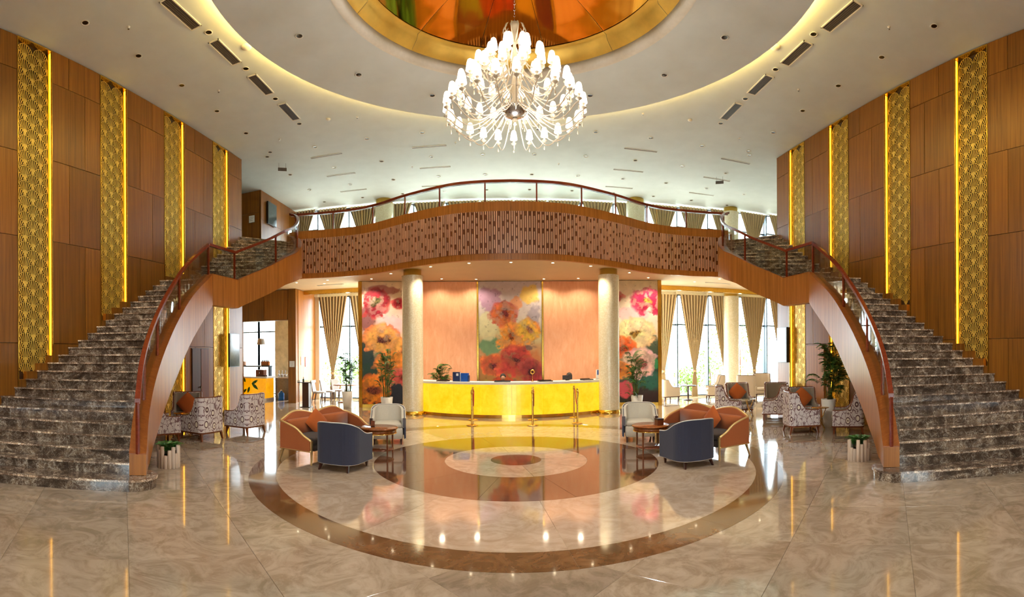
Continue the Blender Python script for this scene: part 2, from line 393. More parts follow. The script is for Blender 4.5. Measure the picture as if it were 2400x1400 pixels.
def ring(name, r0, r1, parts, mat, z, a_off=.1):
    for i in range(parts):
        a = a_off + 2 * PI * i / parts; e = .0012 / max(r0, .3)
        ob(name, sector(r0, r1, a + e, a + 2 * PI / parts - e, z, max(4, 96 // parts)), G[mat], floor)
ring('ring_tile', 4.22, 4.66, 16, 'marble_brown', .002); ring('ring_tile', 2.57, 4.22, 12, 'marble_cream', .002)
ring('ring_tile', 1.30, 2.57, 12, 'marble_tan', .002, .3); ring('ring_tile', .46, 1.30, 8, 'marble_cream', .002, .2); ring('ring_tile', .0, .46, 4, 'marble_brown', .002)

# ---- ceiling: plane with round opening, hung disc, cove, gold mirrored dome
CY0, RC, RG = -.8, 5.2, 3.2
def annulus(mb, r, z, up, x0, x1, y0, y1, n=96, cy=CY0, mi=0):
    """rectangle with a round hole"""
    vi = []; vo = []
    for i in range(n):
        a = 2 * PI * i / n; c, s = math.cos(a), math.sin(a); vi.append((r * c, cy + r * s, z))
        tx = (x1 if c > 0 else x0) / c if abs(c) > 1e-6 else 1e9; ty = ((y1 - cy) if s > 0 else (y0 - cy)) / s if abs(s) > 1e-6 else 1e9
        tt = min(tx, ty); vo.append((tt * c, cy + tt * s, z))
    fs = [(i, n + i, n + (i + 1) % n, (i + 1) % n) for i in range(n)]
    if not up: fs = [q[::-1] for q in fs]
    mb.add(vi + vo, fs, mi)
    cor = [(x0, y0), (x1, y0), (x1, y1), (x0, y1)]
    for cx, cyy in cor:   # fill corners
        a = math.atan2(cyy - cy, cx); i = int(math.floor((a % (2 * PI)) / (2 * PI) * n)); p, q = vo[i], vo[(i + 1) % n]
        mb.add([p, (cx, cyy, z), q], [(0, 1, 2) if up else (2, 1, 0)], mi)
mb = MB(); annulus(mb, RG + .1, ZC, False, -15, 15, YB - .3, YF); mb.lathe([(RG + .1, 0), (RG + .1, .8)], 96, (0, CY0, ZC), smooth=True); annulus(mb, .01, ZC + .8, False, -15, 15, YB - .3, YF)
ceiling = struct('ceiling', mb, G['ceiling_paint'], label='pale plaster ceiling with round lit cove')
mb = MB(); mb.lathe([(RG, 0), (RC, 0), (RC, .04), (RG, .04), (RG, 0)], 128, (0, CY0, ZD)); mb.s = [False] * len(mb.s)
ob('ceiling_disc', mb, G['ceiling_paint'], ceiling)
mb = MB(); mb.lathe([(RC - .22, .045), (RC - .08, .045), (RC - .08, .06), (RC - .22, .06), (RC - .22, .045)], 96, (0, CY0, ZD)); ob('cove_light', mb, G['cove_led'], ceiling)
dome = thing('ceiling_dome', 'gold mirrored round ceiling dome with white rim above the chandelier', 'dome', (0, CY0, ZD))
mb = MB(); mb.lathe([(RG + .02, -.02), (RG - .10, -.02), (RG - .16, .14), (RG + .02, .14), (RG + .02, -.02)], 96); ob('rim', mb, G['white_paint'], dome)
for i in range(12):
    a, b = 2 * PI * i / 12 + PI / 12, 2 * PI * (i + 1) / 12 + PI / 12
    mb = MB(); mb.lathe([(RG - .16, .14), (RG - .38, .28), (RG - .40, .36), (RG - .52, .36)], 10, a0=a + .0012, a1=b - .0012); ob('rim_panel', mb, G['gold_sheet'], dome)
    mb = MB(); mb.lathe([(RG - .50, .37), (RG - 1.0, .44), (RG - 1.7, .50), (.82, .53)], 12, a0=a + .002, a1=b - .002); ob('mirror_panel', mb, G['dome_mirror'], dome)
mb = MB(); mb.lathe([(.84, .52), (.80, .48), (.76, .5), (.5, .58), (.02, .6)], 48); ob('centre_boss', mb, G['dome_mirror'], dome)

# ---- lower ceiling and upper floor follow the balcony curve
bal_half = crom([(0, 5.14), (.95, 5.19), (1.87, 5.38), (3.3, 6.06), (4.3, 6.66), (5.2, 6.98), (6.3, 7.0), (7.3, 6.84), (7.56, 6.78)], 5)
BAL = [(-x, y) for x, y in bal_half[::-1]] + [(x, y) for x, y in bal_half[1:]]
slab = BAL + [(8.62, 5.0), (14.6, 5.0), (14.6, 13.9), (-14.6, 13.9), (-14.6, 5.0), (-8.62, 5.0)]
def flat(poly, z, up, mat, name, label=None):
    mb = MB(); n = len(poly)
    # fan strips from the back wall to avoid a concave n-gon
    pts = sorted(set((round(p[0], 4), round(p[1], 4)) for p in poly if p[1] < 13.5 and abs(p[0]) < 14.5)) 
    pts = [(-14.6, 5.0)] + [p for p in pts] + [(14.6, 5.0)]
    vs = [(x, y, z) for x, y in pts] + [(x, YF, z) for x, y in pts]; m = len(pts)
    fs = [(i, i + 1, m + i + 1, m + i) for i in range(m - 1)]
    mb.add(vs, fs if up else [f[::-1] for f in fs])
    if not up: mb.add([(-14.6, YF, z), (-8.7, YF, z), (-8.7, 13.2, z), (-14.6, 13.2, z)], [(3, 2, 1, 0)])
    return struct(name, mb, G[mat], label=label)
floor_upper = flat(slab, ZU, True, 'marble_beige', 'floor_upper', 'upper gallery floor behind the curved balcony')
ceiling_lower = flat(slab, ZS, False, 'soffit_paint', 'ceiling_lower', 'lower ceiling under the curved balcony')

# ---- side walls: wood panels proud of backlit gold screens
ROWS = [0, 2.22, 4.43, 6.18, 7.86, ZC - .01]
NICHE = {-1: [-3.07, -.77, 1.55, 3.86], 1: [-2.72, -.47, 1.84, 3.95]}
def wall_y(n): return float(np.interp(n, [1, 2, 3, 4, 5, 6, 7, 8, 22, 24, 25, 36, 37], [-6.6, -5.9, -5.5, -5.05, -4.65, -4.28, -3.92, -3.6, .34, .9, 1.95, 5.0, 5.3]))
# fan motif
def fan_mesh(name, clip=0):
    R, T = .21, .16; mb = MB(); th = .006
    def poly(pts, r=None):
        if clip: pts = [(max(0, x) if clip > 0 else min(0, x), z) for x, z in pts]
        ar = sum(pts[i][0] * pts[(i + 1) % len(pts)][1] - pts[(i + 1) % len(pts)][0] * pts[i][1] for i in range(len(pts)))
        if abs(ar) < 1e-5: return
        n = len(pts); vs = [(x, -th, z) for x, z in pts] + [(x, th, z) for x, z in pts]
        mb.add(vs, [tuple(range(n))] + [(i, n + i, n + (i + 1) % n, (i + 1) % n) for i in range(n)])
    for i in range(12):
        a, b = PI * i / 12, PI * (i + 1) / 12
        poly([(R * math.cos(a), R * math.sin(a)), (R * math.cos(b), R * math.sin(b)), (.199 * math.cos(b), .199 * math.sin(b)), (.199 * math.cos(a), .199 * math.sin(a))])
    N = 9; half = math.radians(41); da = 2 * half / N
    pt = lambda r, q: (r * math.sin(q), -T + r * math.cos(q))
    def reach(a): s_, c_ = math.sin(a), math.cos(a); return T * c_ + math.sqrt(max(0, .195 ** 2 - (T * s_) ** 2))
    for k in range(N):
        a = -half + da * (k + .5); w = da * .19; r1 = reach(a); r0 = max(.42 * math.sin(abs(a)) + .02, r1 * .36)
        if r1 - r0 > .02: poly([pt(r0, a - w * 1.1), pt(r0, a + w * 1.1), pt(r1, a + w), pt(r1, a - w)])
    am = math.radians(21)
    hp = [pt(.42 * math.sin(q) + .004, q) for q in np.linspace(0.01, am, 6)] + [pt(.155 + .018 * math.cos(q / am * PI / 2), q) for q in np.linspace(am * .98, -am * .98, 9)] + [pt(.42 * math.sin(-q) + .004, q) for q in np.linspace(-am, -.01, 6)]
    poly([(x, z) for x, z in hp][::-1])
    return mb.mesh(name, G['gold_sheet'])
fan_full, fan_r, fan_l = fan_mesh('fan_motif'), fan_mesh('fan_motif', 1), fan_mesh('fan_motif', -1)
ORD = ['first', 'second', 'third', 'fourth']
for sd, nm in ((-1, 'left'), (1, 'right')):
    mb = MB(); a, b = sorted((sd * (WX + .13), sd * (WX + .6)))
    mb.box(a, b, YB, WEND, 0, ZC)
    wall = struct('wall_' + nm, mb, G['pale_panel'], label=nm + ' side wall of wood panels between gold screens')
    edges = [YB]
    for y in NICHE[sd]: edges += [y - .45, y + .45]
    edges += [WEND]
    segs = []
    for i in range(0, len(edges), 2):
        y0, y1 = edges[i], edges[i + 1]
        if y1 - y0 > 3:
            k = int(round((y1 - y0) / 1.4)); q = np.linspace(y0, y1, k + 1); segs += [(q[j], q[j + 1]) for j in range(k)]
        else: segs.append((y0, y1))
    for si, (y0, y1) in enumerate(segs):
        for ri in range(5):
            z0, z1 = ROWS[ri], ROWS[ri + 1]; fr = (.33 if (ri + si) % 2 else .66); ym = y0 + (y1 - y0) * fr
            if y1 - y0 < .9: ym = None
            for (p, q) in ([(y0, ym), (ym, y1)] if ym else [(y0, y1)]):
                g = .006
                if ri == 0 and sd == -1 and y0 < 2.0 < y1 + .5 and y1 < 4: pass
                x0, x1 = sorted((sd * WX, sd * (WX + .135)))
                ob('wood_panel', MB().box(x0, x1, p + g, q - g, z0 + g, z1 - g), G['panel_wood'], wall)
    # end cap
    x0, x1 = sorted((sd * WX, sd * (WX + .62))); ob('end_panel', MB().box(x0, x1, WEND, WEND + .03, 0, ZC - .01), G['panel_wood'], wall)
    # stepped skirting in the niches above the treads
    for y in NICHE[sd][:3]:
        for n in range(3, 30):
            a, b = max(wall_y(n), y - .44), min(wall_y(n + 1), y + .44)
            if b - a > .02:
                x0, x1 = sorted((sd * (WX - .0), sd * (WX + .11))); ob('skirting_block', MB().box(x0, x1, a, b, n * RISE - .1, n * RISE + .15), G['panel_wood'], wall)
    # gold screens
    for k, y in enumerate(NICHE[sd]):
        e = thing('gold_screen', '%s gold fan fretwork wall screen from the front of the %s wall' % (ORD[k], nm), 'wall screen', (sd * (WX + .13), y, 0), 0, 'gold fan screens')
        L = e.location; f = -sd
        mb = MB(); mb.box(*sorted((0, f * .012)), -.44, .44, .02, ZC - .03); ob('backing', mb, G['screen_back'], e)
        mb = MB()
        for q in (-1, 1):
            mb.box(*sorted((0, f * .14)), *sorted((q * .43, q * .449)), .02, ZC - .02); mb.box(*sorted((f * .028, f * .05)), *sorted((q * .40, q * .43)), .02, ZC - .03)
        mb.box(*sorted((0, f * .14)), -.43, .43, ZC - .05, ZC - .02); ob('frame', mb, G['gold'], e)
        for q in (-1, 1):
            ob('light_strip', MB().box(*sorted((f * .06, f * .095)), *sorted((q * .424, q * .4295)), .05, ZC - .06), G['led_warm'], e)
        zlow = max(0.1, (np.interp(y, [wall_y(n) for n in range(1, 37)], range(1, 37)) * RISE - .1)) if k < 2 else .1
        row = 0; z = ZC - .26
        rz = PI / 2
        while z > zlow:
            if row % 2 == 0: cs = [(-.2, fan_full), (.2, fan_full)]
            else: cs = [(0, fan_full), (-.4, fan_l if sd > 0 else fan_r), (.4, fan_r if sd > 0 else fan_l)]
            for c, me in cs:
                o = ob('fan_motif', me, parent=e, loc=(f * .03, c, z)); o.rotation_euler = (0, 0, -PI / 2 if sd > 0 else PI / 2)
                o.scale = (.952, 1, 1)
            row += 1; z -= .16

# ---- wall behind the camera with tall windows
mb = MB(); mb.box(-9.2, -1.4, YB - .3, YB, 0, ZC); mb.box(1.4, 9.2, YB - .3, YB, 0, ZC); mb.box(-1.4, 1.4, YB - .3, YB, 2.8, ZC)
struct('wall_back', mb, G['pale_panel'])
WN = [0]
def window(x0, x1, z0, z1, y, mull=(), trans=(), depth=.08):
    WN[0] += 1; mb = MB(); w = .05
    for x in (x0, x1): mb.box(x - w / 2, x + w / 2, y - depth, y + depth, z0, z1)
    for x in mull: mb.box(x - w / 2, x + w / 2, y - depth, y + depth, z0, z1)
    for z in (z0 + w / 2, z1 - w / 2): mb.box(x0, x1, y - depth, y + depth, z - w / 2, z + w / 2)
    for z in trans: mb.box(x0, x1, y - depth, y + depth, z - .03, z + .03)
    o = struct('window_%d' % WN[0], mb, G['frame_grey'])
    zs = [z0] + list(trans) + [z1]
    for a, b in zip(zs[:-1], zs[1:]): ob('window_pane', MB().box(x0 + .02, x1 - .02, y - .006, y + .006, a + .02, b - .02), G['glass'], o)
    return o
window(-1.4, 1.4, 0, 2.8, YB - .15, (0,), (2.3,))

# ---- far window wall (gently curved), both floors
BAY = 1.435
def win_y(x): return 12.05 - .0062 * x * x
mx = [.2 + BAY * n for n in range(-6, 10)]
window(.2 - 7 * BAY, mx[0], ZU + .05, ZC - .05, win_y(mx[0] - .7), (), (7.65,))
for x0, x1 in zip(mx[:-1], mx[1:]):
    xc = (x0 + x1) / 2; y = win_y(xc)
    window(x0, x1, ZU + .05, ZC - .05, y, (), (7.65,))
    if xc > 5.4 or xc < -5.4: window(x0, x1, .05, 4.62, y, (), (3.27,))
mb = MB()
for x0, x1 in zip(mx[:-1], mx[1:]):
    y = win_y((x0 + x1) / 2); mb.box(x0 - .02, x1 + .02, y - .1, y + .25, 4.62, ZU + .05); mb.box(x0 - .02, x1 + .02, y - .1, y + .2, -.03, .05)
mb.box(-9.9, mx[0], 11.4, 11.75, 4.62, ZU + .05); mb.box(-8.62, mx[0] + .02, 11.5, 11.7, 0, ZS); mb.box(mx[-1], 15, 10.9, 11.1, 0, ZC); mb.box(-15, -9.2, 12.1, 12.3, ZU, ZC)
struct('wall_far', mb, G['wall_paint'])
struct('wall_far_right', MB().box(13.6, 13.9, 4.6, 12, 0, ZC), G['wall_paint']); struct('wall_far_left', MB().box(-14.6, -14.3, 4.6, 13.2, 0, ZC), G['wall_paint'])
struct('wall_return_right', MB().box(9.2, 14, 4.5, 4.7, 0, ZC), G['wall_paint']); struct('wall_return_left', MB().box(-14.6, -9.2, 4.5, 4.7, 0, ZC), G['wall_paint'])
# left, lower: wood wall with the opening to the bar, and the wood return to the windows
w = struct('wall_bar', MB().box(-14.4, -11.25, 9.46, 9.66, 0, ZS - .01).box(-11.25, -8.95, 9.46, 9.66, 3.46, ZS - .01).box(-8.95, -8.6, 9.42, 9.66, 0, ZS - .01), G['panel_wood'])
for x0, x1 in ((-12.2, -11.25), (-11.22, -10.1), (-10.07, -8.98)): ob('wood_panel', MB().box(x0, x1, 9.42, 9.46, 3.48 if x0 > -11.24 else .02, ZS - .03), G['panel_wood'], w)
w = struct('wall_bar_return', MB().box(-8.9, -8.62, 9.66, 11.7, 0, ZS - .01), G['pale_panel'])
for j in range(4):
    for z0, z1 in ((.02, 2.2), (2.21, ZS - .02)): ob('wood_panel', MB().box(-8.62, -8.585, 9.66 + .5 * j, 10.155 + .5 * j, z0, z1), G['band_wood'], w)
# left, upper: recessed wood walls
w = struct('wall_gallery', MB().box(-13, -9.5, 8.1, 8.3, ZU, ZC), G['panel_wood'])
for x0, x1 in ((-11.4, -10.6), (-10.59, -10.1), (-10.09, -9.53)):
    for z0, z1 in ((ZU + .02, 7.68), (7.69, ZC - .02)): ob('wood_panel', MB().box(x0, x1, 8.06, 8.1, z0, z1), G['panel_wood'], w)
w = struct('wall_gallery_return', MB().box(-9.8, -9.5, 8.3, 11.6, ZU, ZC), G['pale_panel'])
for j in range(4):
    for z0, z1 in ((ZU + .02, 7.4), (7.41, ZC - .02)): ob('wood_panel', MB().box(-9.5, -9.46, 8.06 + .88 * j, 8.06 + .875 * (j + 1), z0, z1), G['panel_wood'], w)
# gilt trim of the lower ceiling before the windows
struct('trim_1', MB().box(5.6, 13.6, 9.9, 10.1, 4.58, ZS), G['gold']); struct('trim_2', MB().box(-8.58, -5.6, 10.2, 10.4, 4.58, ZS), G['gold'])
# door in the left wall below the stair
d = struct('door_1', MB().box(-WX + .0, -WX + .012, 2.27, 3.14, .01, 2.18), G['dark_wood'], label='dark double door under the left staircase')
ob('door_leaf', MB().box(-WX + .012, -WX + .03, 2.29, 2.69, .02, 2.16), G['dark_wood'], d); ob('door_leaf', MB().box(-WX + .012, -WX + .03, 2.72, 3.12, .02, 2.16), G['furn_wood'], d)
ob('door_handle', MB().box(-WX + .03, -WX + .07, 2.66, 2.69, 1.0, 1.06), G['steel'], d)
d = struct('door_2', MB().box(WX - .012, WX, 2.5, 3.4, .01, 2.18), G['panel_wood'], label='wooden door under the right staircase'); ob('door_leaf', MB().box(WX - .03, WX - .012, 2.52, 3.38, .02, 2.16), G['band_wood'], d)

# ---- reception back wall, slightly curved
def mur_y(x): return 9.55 - .030 * x * x
xs = np.linspace(-5.44, 5.44, 41)
struct('wall_reception', MB().strip([(x, mur_y(x) + .19) for x in xs], 0, ZS - .005, .14), G['wall_paint'])

# ================================================================== STAIRCASES
PATH = np.array([  # step number, x, y, height of handrail top
    (1.6, 5.11, -3.69, 1.30), (5.2, 5.64, -3.02, 1.85), (8.8, 6.14, -2.25, 2.40), (12.1, 6.54, -1.48, 2.95), (15.3, 6.88, -.70, 3.49), (19.4, 7.16, .24, 4.17), (24, 7.44, 1.50, 4.89)])
LAND = np.array([(24, 7.44, 1.50, 4.89), (25, 7.34, 2.64, 4.87)])
UPP = np.array([(25, 7.34, 2.64, 4.87), (27.2, 6.86, 3.60, 5.35), (29.3, 6.62, 4.30, 5.74), (31, 6.64, 5.05, 6.05), (33.2, 6.80, 5.72, 6.43), (35.2, 7.18, 6.40, 6.82), (36.6, 7.55, 6.72, 7.02)])
P1, P3 = crom(PATH, 5), crom(UPP, 5)
P2 = np.array([LAND[0] + (LAND[1] - LAND[0]) * t for t in np.linspace(0, 1, 5)])
PA = np.vstack([P1[:-1], P2[:-1], P3])
def inner(n):
    if n <= 1.6: return (5.02 + .09 * (n - 1) / .6, -3.97 + .28 * (n - 1) / .6)
    if n > 36.4: n = 36.4
    return (float(np.interp(n, PA[:, 0], PA[:, 1])), float(np.interp(n, PA[:, 0], PA[:, 2])))
def fdep(n): return float(np.interp(n, [1.6, 5, 9, 15, 20, 24, 25, 29, 32, 36.6], [.31, .85, 1.08, 1.15, .98, .80, .78, .80, .95, 1.5]))
for sd, nm in ((-1, 'left'), (1, 'right')):
    base = (sd * 5.11, -3.69, 0)
    st = thing('staircase', 'curving dark marble staircase with wood stringer along the %s wall' % nm, 'staircase', base, 0, 'grand staircases')
    M = lambda p: (sd * min(p[0], WX - .002), p[1])
    for n in range(1, 37):
        z = n * RISE; a, b = inner(n), (WX, wall_y(n)); c, d = inner(n + 1), (WX, wall_y(n + 1))
        if n == 36: c, d = (7.6, 6.95), (WX, 5.35)
        ux, uy = a[0] - b[0], a[1] - b[1]; l = math.hypot(ux, uy); nx, ny = -uy / l, ux / l
        if ny > 0: nx, ny = -nx, -ny
        e = lambda p, k: (p[0] + nx * k, p[1] + ny * k)
        if n == 1:
            R = .36; cc = (a[0] - nx * R, a[1] - ny * R); g0 = math.atan2(ny, nx)
            arc = [(cc[0] + R * math.cos(g0 + s * PI / 14), cc[1] + R * math.sin(g0 + s * PI / 14)) for s in range(0, -15, -1)]
            back = (cc[0] + .75, cc[1] + .75 * .6)
            poly = [M(q) for q in [b] + arc + [(5.6, -3.2), (WX, -4.8)]]
        elif n < 5: poly = [M(q) for q in (a, b, (WX, wall_y(n + 2)), inner(n + 2))]
        else: poly = [M(q) for q in (a, b, d, c)]
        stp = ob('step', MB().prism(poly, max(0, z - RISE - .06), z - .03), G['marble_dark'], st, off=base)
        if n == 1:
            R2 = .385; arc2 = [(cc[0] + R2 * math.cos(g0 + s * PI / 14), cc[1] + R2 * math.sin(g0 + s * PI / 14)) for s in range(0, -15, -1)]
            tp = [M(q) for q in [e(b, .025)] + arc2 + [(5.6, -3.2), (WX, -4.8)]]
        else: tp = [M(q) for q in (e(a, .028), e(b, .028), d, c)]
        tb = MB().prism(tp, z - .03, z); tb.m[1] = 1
        ob('tread', tb, [G['marble_edge_glint'], G['marble_dark']], stp, off=(0, 0, 0)).data.transform(Matrix.Translation((-base[0], -base[1], 0)))
    # stringer parapet
    pts = [M(q[1:3]) for q in PA]; top = [q[3] - .82 for q in PA]; bot = [max(RISE, q[3] - .82 - fdep(q[0])) for q in PA]
    bot = [min(z, 4.70) for z in bot]
    ob('stringer', MB().strip(pts, bot, top, .125), G['band_wood'], st, off=base)
    ob('stringer_cap', MB().strip(pts, top, [z + .012 for z in top], .13), G['cap_wood'], st, off=base)
    # underside
    mb = MB(); ns = np.linspace(4, 36.3, 60); vs = []
    for n in ns:
        z = max(.02, n * RISE - .5); z = min(z, 4.72) if n > 24 else z; z = min(z, 24 * RISE - .62) if 22 < n < 25 else z
        a = inner(n); vs += [(sd * a[0], a[1], z), (sd * WX, wall_y(n), z)]
    fs = [(2 * i, 2 * i + 1, 2 * i + 3, 2 * i + 2) for i in range(len(ns) - 1)]
    ob('underside', mb.add(vs, fs if sd > 0 else [f[::-1] for f in fs]), G['soffit_paint'], st, off=base)
    # balustrade: a thing of its own
    rl = thing('stair_balustrade', 'glass balustrade with red-brown handrail on the %s staircase' % nm, 'railing', base, 0, 'stair balustrades')
    zr = [q[3] for q in PA]
    ob('handrail', MB().strip(pts, [z - .075 for z in zr], zr, .04), G['rail_wood'], rl, off=base)
    posts = [1.62, 6.2, 11.0, 17.2, 23.95, 24.98, 28.2, 32.3, 35.4]
    for n in posts:
        x, y = float(np.interp(n, PA[:, 0], PA[:, 1])), float(np.interp(n, PA[:, 0], PA[:, 2])); z = float(np.interp(n, PA[:, 0], PA[:, 3]))
        ob('post', MB().box(sd * x - .022, sd * x + .022, y - .022, y + .022, z - .82, z - .06), G['rail_wood'], rl, off=base)
    for i in range(len(posts) - 1):
        nn = np.linspace(posts[i] + .12 * (1 if posts[i + 1] - posts[i] > 1.5 else .4), posts[i + 1] - .12 * (1 if posts[i + 1] - posts[i] > 1.5 else .4), 10)
        pp = [(sd * float(np.interp(n, PA[:, 0], PA[:, 1])), float(np.interp(n, PA[:, 0], PA[:, 2]))) for n in nn]; zz = [float(np.interp(n, PA[:, 0], PA[:, 3])) for n in nn]
        ob('glass_panel', MB().strip(pp, [z - .82 for z in zz], [z - .08 for z in zz], .006), G['rail_glass'], rl, off=base)

# ================================================================== BALCONY
bc = thing('balcony', 'curved balcony front of vertical wood slats between plain wood bands', 'balcony', (0, 5.14, ZS - .06))
ofs = tuple(bc.location)
def shift(path, k):   # offset of a plan path along its normal, k > 0 towards the camera
    out = []
    for i in range(len(path)):
        a, b = path[max(i - 1, 0)], path[min(i + 1, len(path) - 1)]; tx, ty = b[0] - a[0], b[1] - a[1]; l = math.hypot(tx, ty); out.append((path[i][0] + ty / l * k, path[i][1] - tx / l * k))
    return out
def split(path, k):
    n = len(path) - 1; cut = [round(i * n / k) for i in range(k + 1)]; return [path[a:b + 1] for a, b in zip(cut[:-1], cut[1:])]
for seg in split(shift(BAL, -.06), 10):
    ob('top_band', MB().strip(seg, 6.09, 6.37, .07), G['band_wood'], bc, off=ofs); ob('bottom_band', MB().strip(seg, 4.69, 4.87, .06), G['band_wood'], bc, off=ofs)
ob('backing', MB().strip(shift(BAL, -.06), 4.87, 6.09, .03), G['furn_wood'], bc, off=ofs)
arc = [0]
fr = np.array(shift(BAL, -.02)); dl = np.hypot(*np.diff(fr, axis=0).T); cum = np.concatenate([[0], np.cumsum(dl)])
NS = 250
def slat_mesh(k):
    mb = MB(); r = random.Random(k)
    if k % 2 == 0: return mb.box(-.018, .018, -.05, .015, 4.87, 6.088).mesh('slat', [G['slat_wood'], G['slat_recess']])
    z = 4.87; deep = bool(k & 2)
    while z < 6.085:
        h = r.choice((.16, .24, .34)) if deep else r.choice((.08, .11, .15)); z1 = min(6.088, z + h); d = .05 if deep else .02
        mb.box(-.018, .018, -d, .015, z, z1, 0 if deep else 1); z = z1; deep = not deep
    return mb.mesh('slat', [G['slat_wood'], G['slat_recess']])
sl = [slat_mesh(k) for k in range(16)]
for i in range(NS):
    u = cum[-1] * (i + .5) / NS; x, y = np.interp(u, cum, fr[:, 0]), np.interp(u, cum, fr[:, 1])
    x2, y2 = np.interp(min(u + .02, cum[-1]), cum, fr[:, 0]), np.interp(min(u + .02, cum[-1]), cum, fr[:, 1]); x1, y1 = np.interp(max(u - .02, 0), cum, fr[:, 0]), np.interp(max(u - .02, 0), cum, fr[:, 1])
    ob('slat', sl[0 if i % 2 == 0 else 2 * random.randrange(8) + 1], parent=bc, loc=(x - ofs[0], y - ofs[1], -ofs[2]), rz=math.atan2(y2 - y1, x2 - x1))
rl = thing('balcony_railing', 'glass railing with red-brown handrail along the curved balcony', 'railing', (0, 5.14, 6.37)); ofs = tuple(rl.location)
RP = shift(BAL, -.05)
ob('handrail', MB().strip(RP, 6.93, 7.01, .045), G['rail_wood'], rl, off=ofs)
px_ = [-7.4, -6.05, -4.55, -3.3, -2.12, -.75, .75, 2.12, 3.3, 4.55, 6.05, 7.4]; rp = np.array(RP)
for x in px_:
    y = float(np.interp(x, rp[:, 0], rp[:, 1])); ob('post', MB().box(x - .022, x + .022, y - .022, y + .022, 6.37, 6.94), G['rail_wood'], rl, off=ofs)
for a, b in zip(px_[:-1], px_[1:]):
    q = np.linspace(a + .03, b - .03, 10); ob('glass_panel', MB().strip([(x, float(np.interp(x, rp[:, 0], rp[:, 1]))) for x in q], 6.37, 6.93, .006), G['rail_glass'], rl, off=ofs)

# ================================================================== COLUMNS
def column(x, y, z0, z1, r, label, group, base=True):
    c = thing('column', label, 'column', (x, y, z0), 0, group); h = z1 - z0
    prof = [(r, .12 if base else 0), (r, h - .2)]
    ob('shaft', MB().lathe(prof, 40), G['pearl_mosaic'], c)
    ob('collar', MB().lathe([(r - .03, h - .2), (r + .012, h - .2), (r - .05, h - .2), (r - .05, h), (0.01, h)], 40), G['gold_sheet'], c)
    if base: ob('base_ring', MB().lathe([(r + .02, 0), (r + .02, .12), (r - .02, .12)], 40), G['gold'], c)
for sd, nm in ((-1, 'left'), (1, 'right')):
    column(sd * 3.22, 6.86, 0, ZS, .345, 'pearly round column at the %s end of the reception desk' % nm, 'columns beside the desk')
column(9.75, 10.95, 0, ZS, .36, 'cream round column between curtains by the right lower windows', 'window columns')
column(9.75, 10.95, ZU, ZC, .36, 'cream round column by the upper windows above the right stair top', 'window columns')
column(-5.25, 11.2, ZU, ZC, .4, 'cream round column by the upper windows left of centre', 'window columns'); column(5.35, 11.2, ZU, ZC, .4, 'cream round column by the upper windows right of centre', 'window columns')

# ================================================================== RECEPTION MURALS (flat print on the curved wall)
def vnoise(x, y, seed):
    r = np.random.default_rng(seed); g = r.random((64, 64)); xi = np.floor(x).astype(int); yi = np.floor(y).astype(int); fx = x - xi; fy = y - yi
    fx = fx * fx * (3 - 2 * fx); fy = fy * fy * (3 - 2 * fy); w = lambda a, b: g[a % 64, b % 64]
    return (w(xi, yi) * (1 - fx) + w(xi + 1, yi) * fx) * (1 - fy) + (w(xi, yi + 1) * (1 - fx) + w(xi + 1, yi + 1) * fx) * fy
def fbm(x, y, seed, o=4): return sum(vnoise(x * 2 ** k, y * 2 ** k, seed + k) / 2 ** (k + 1) for k in range(o)) / (1 - .5 ** o)
def lin(c): c = np.array(c) / 255.; return np.where(c < .04, c / 12.92, ((c + .055) / 1.055) ** 2.4)
def sm(a, b, x): t_ = np.clip((x - a) / (b - a), 0, 1); return t_ * t_ * (3 - 2 * t_)
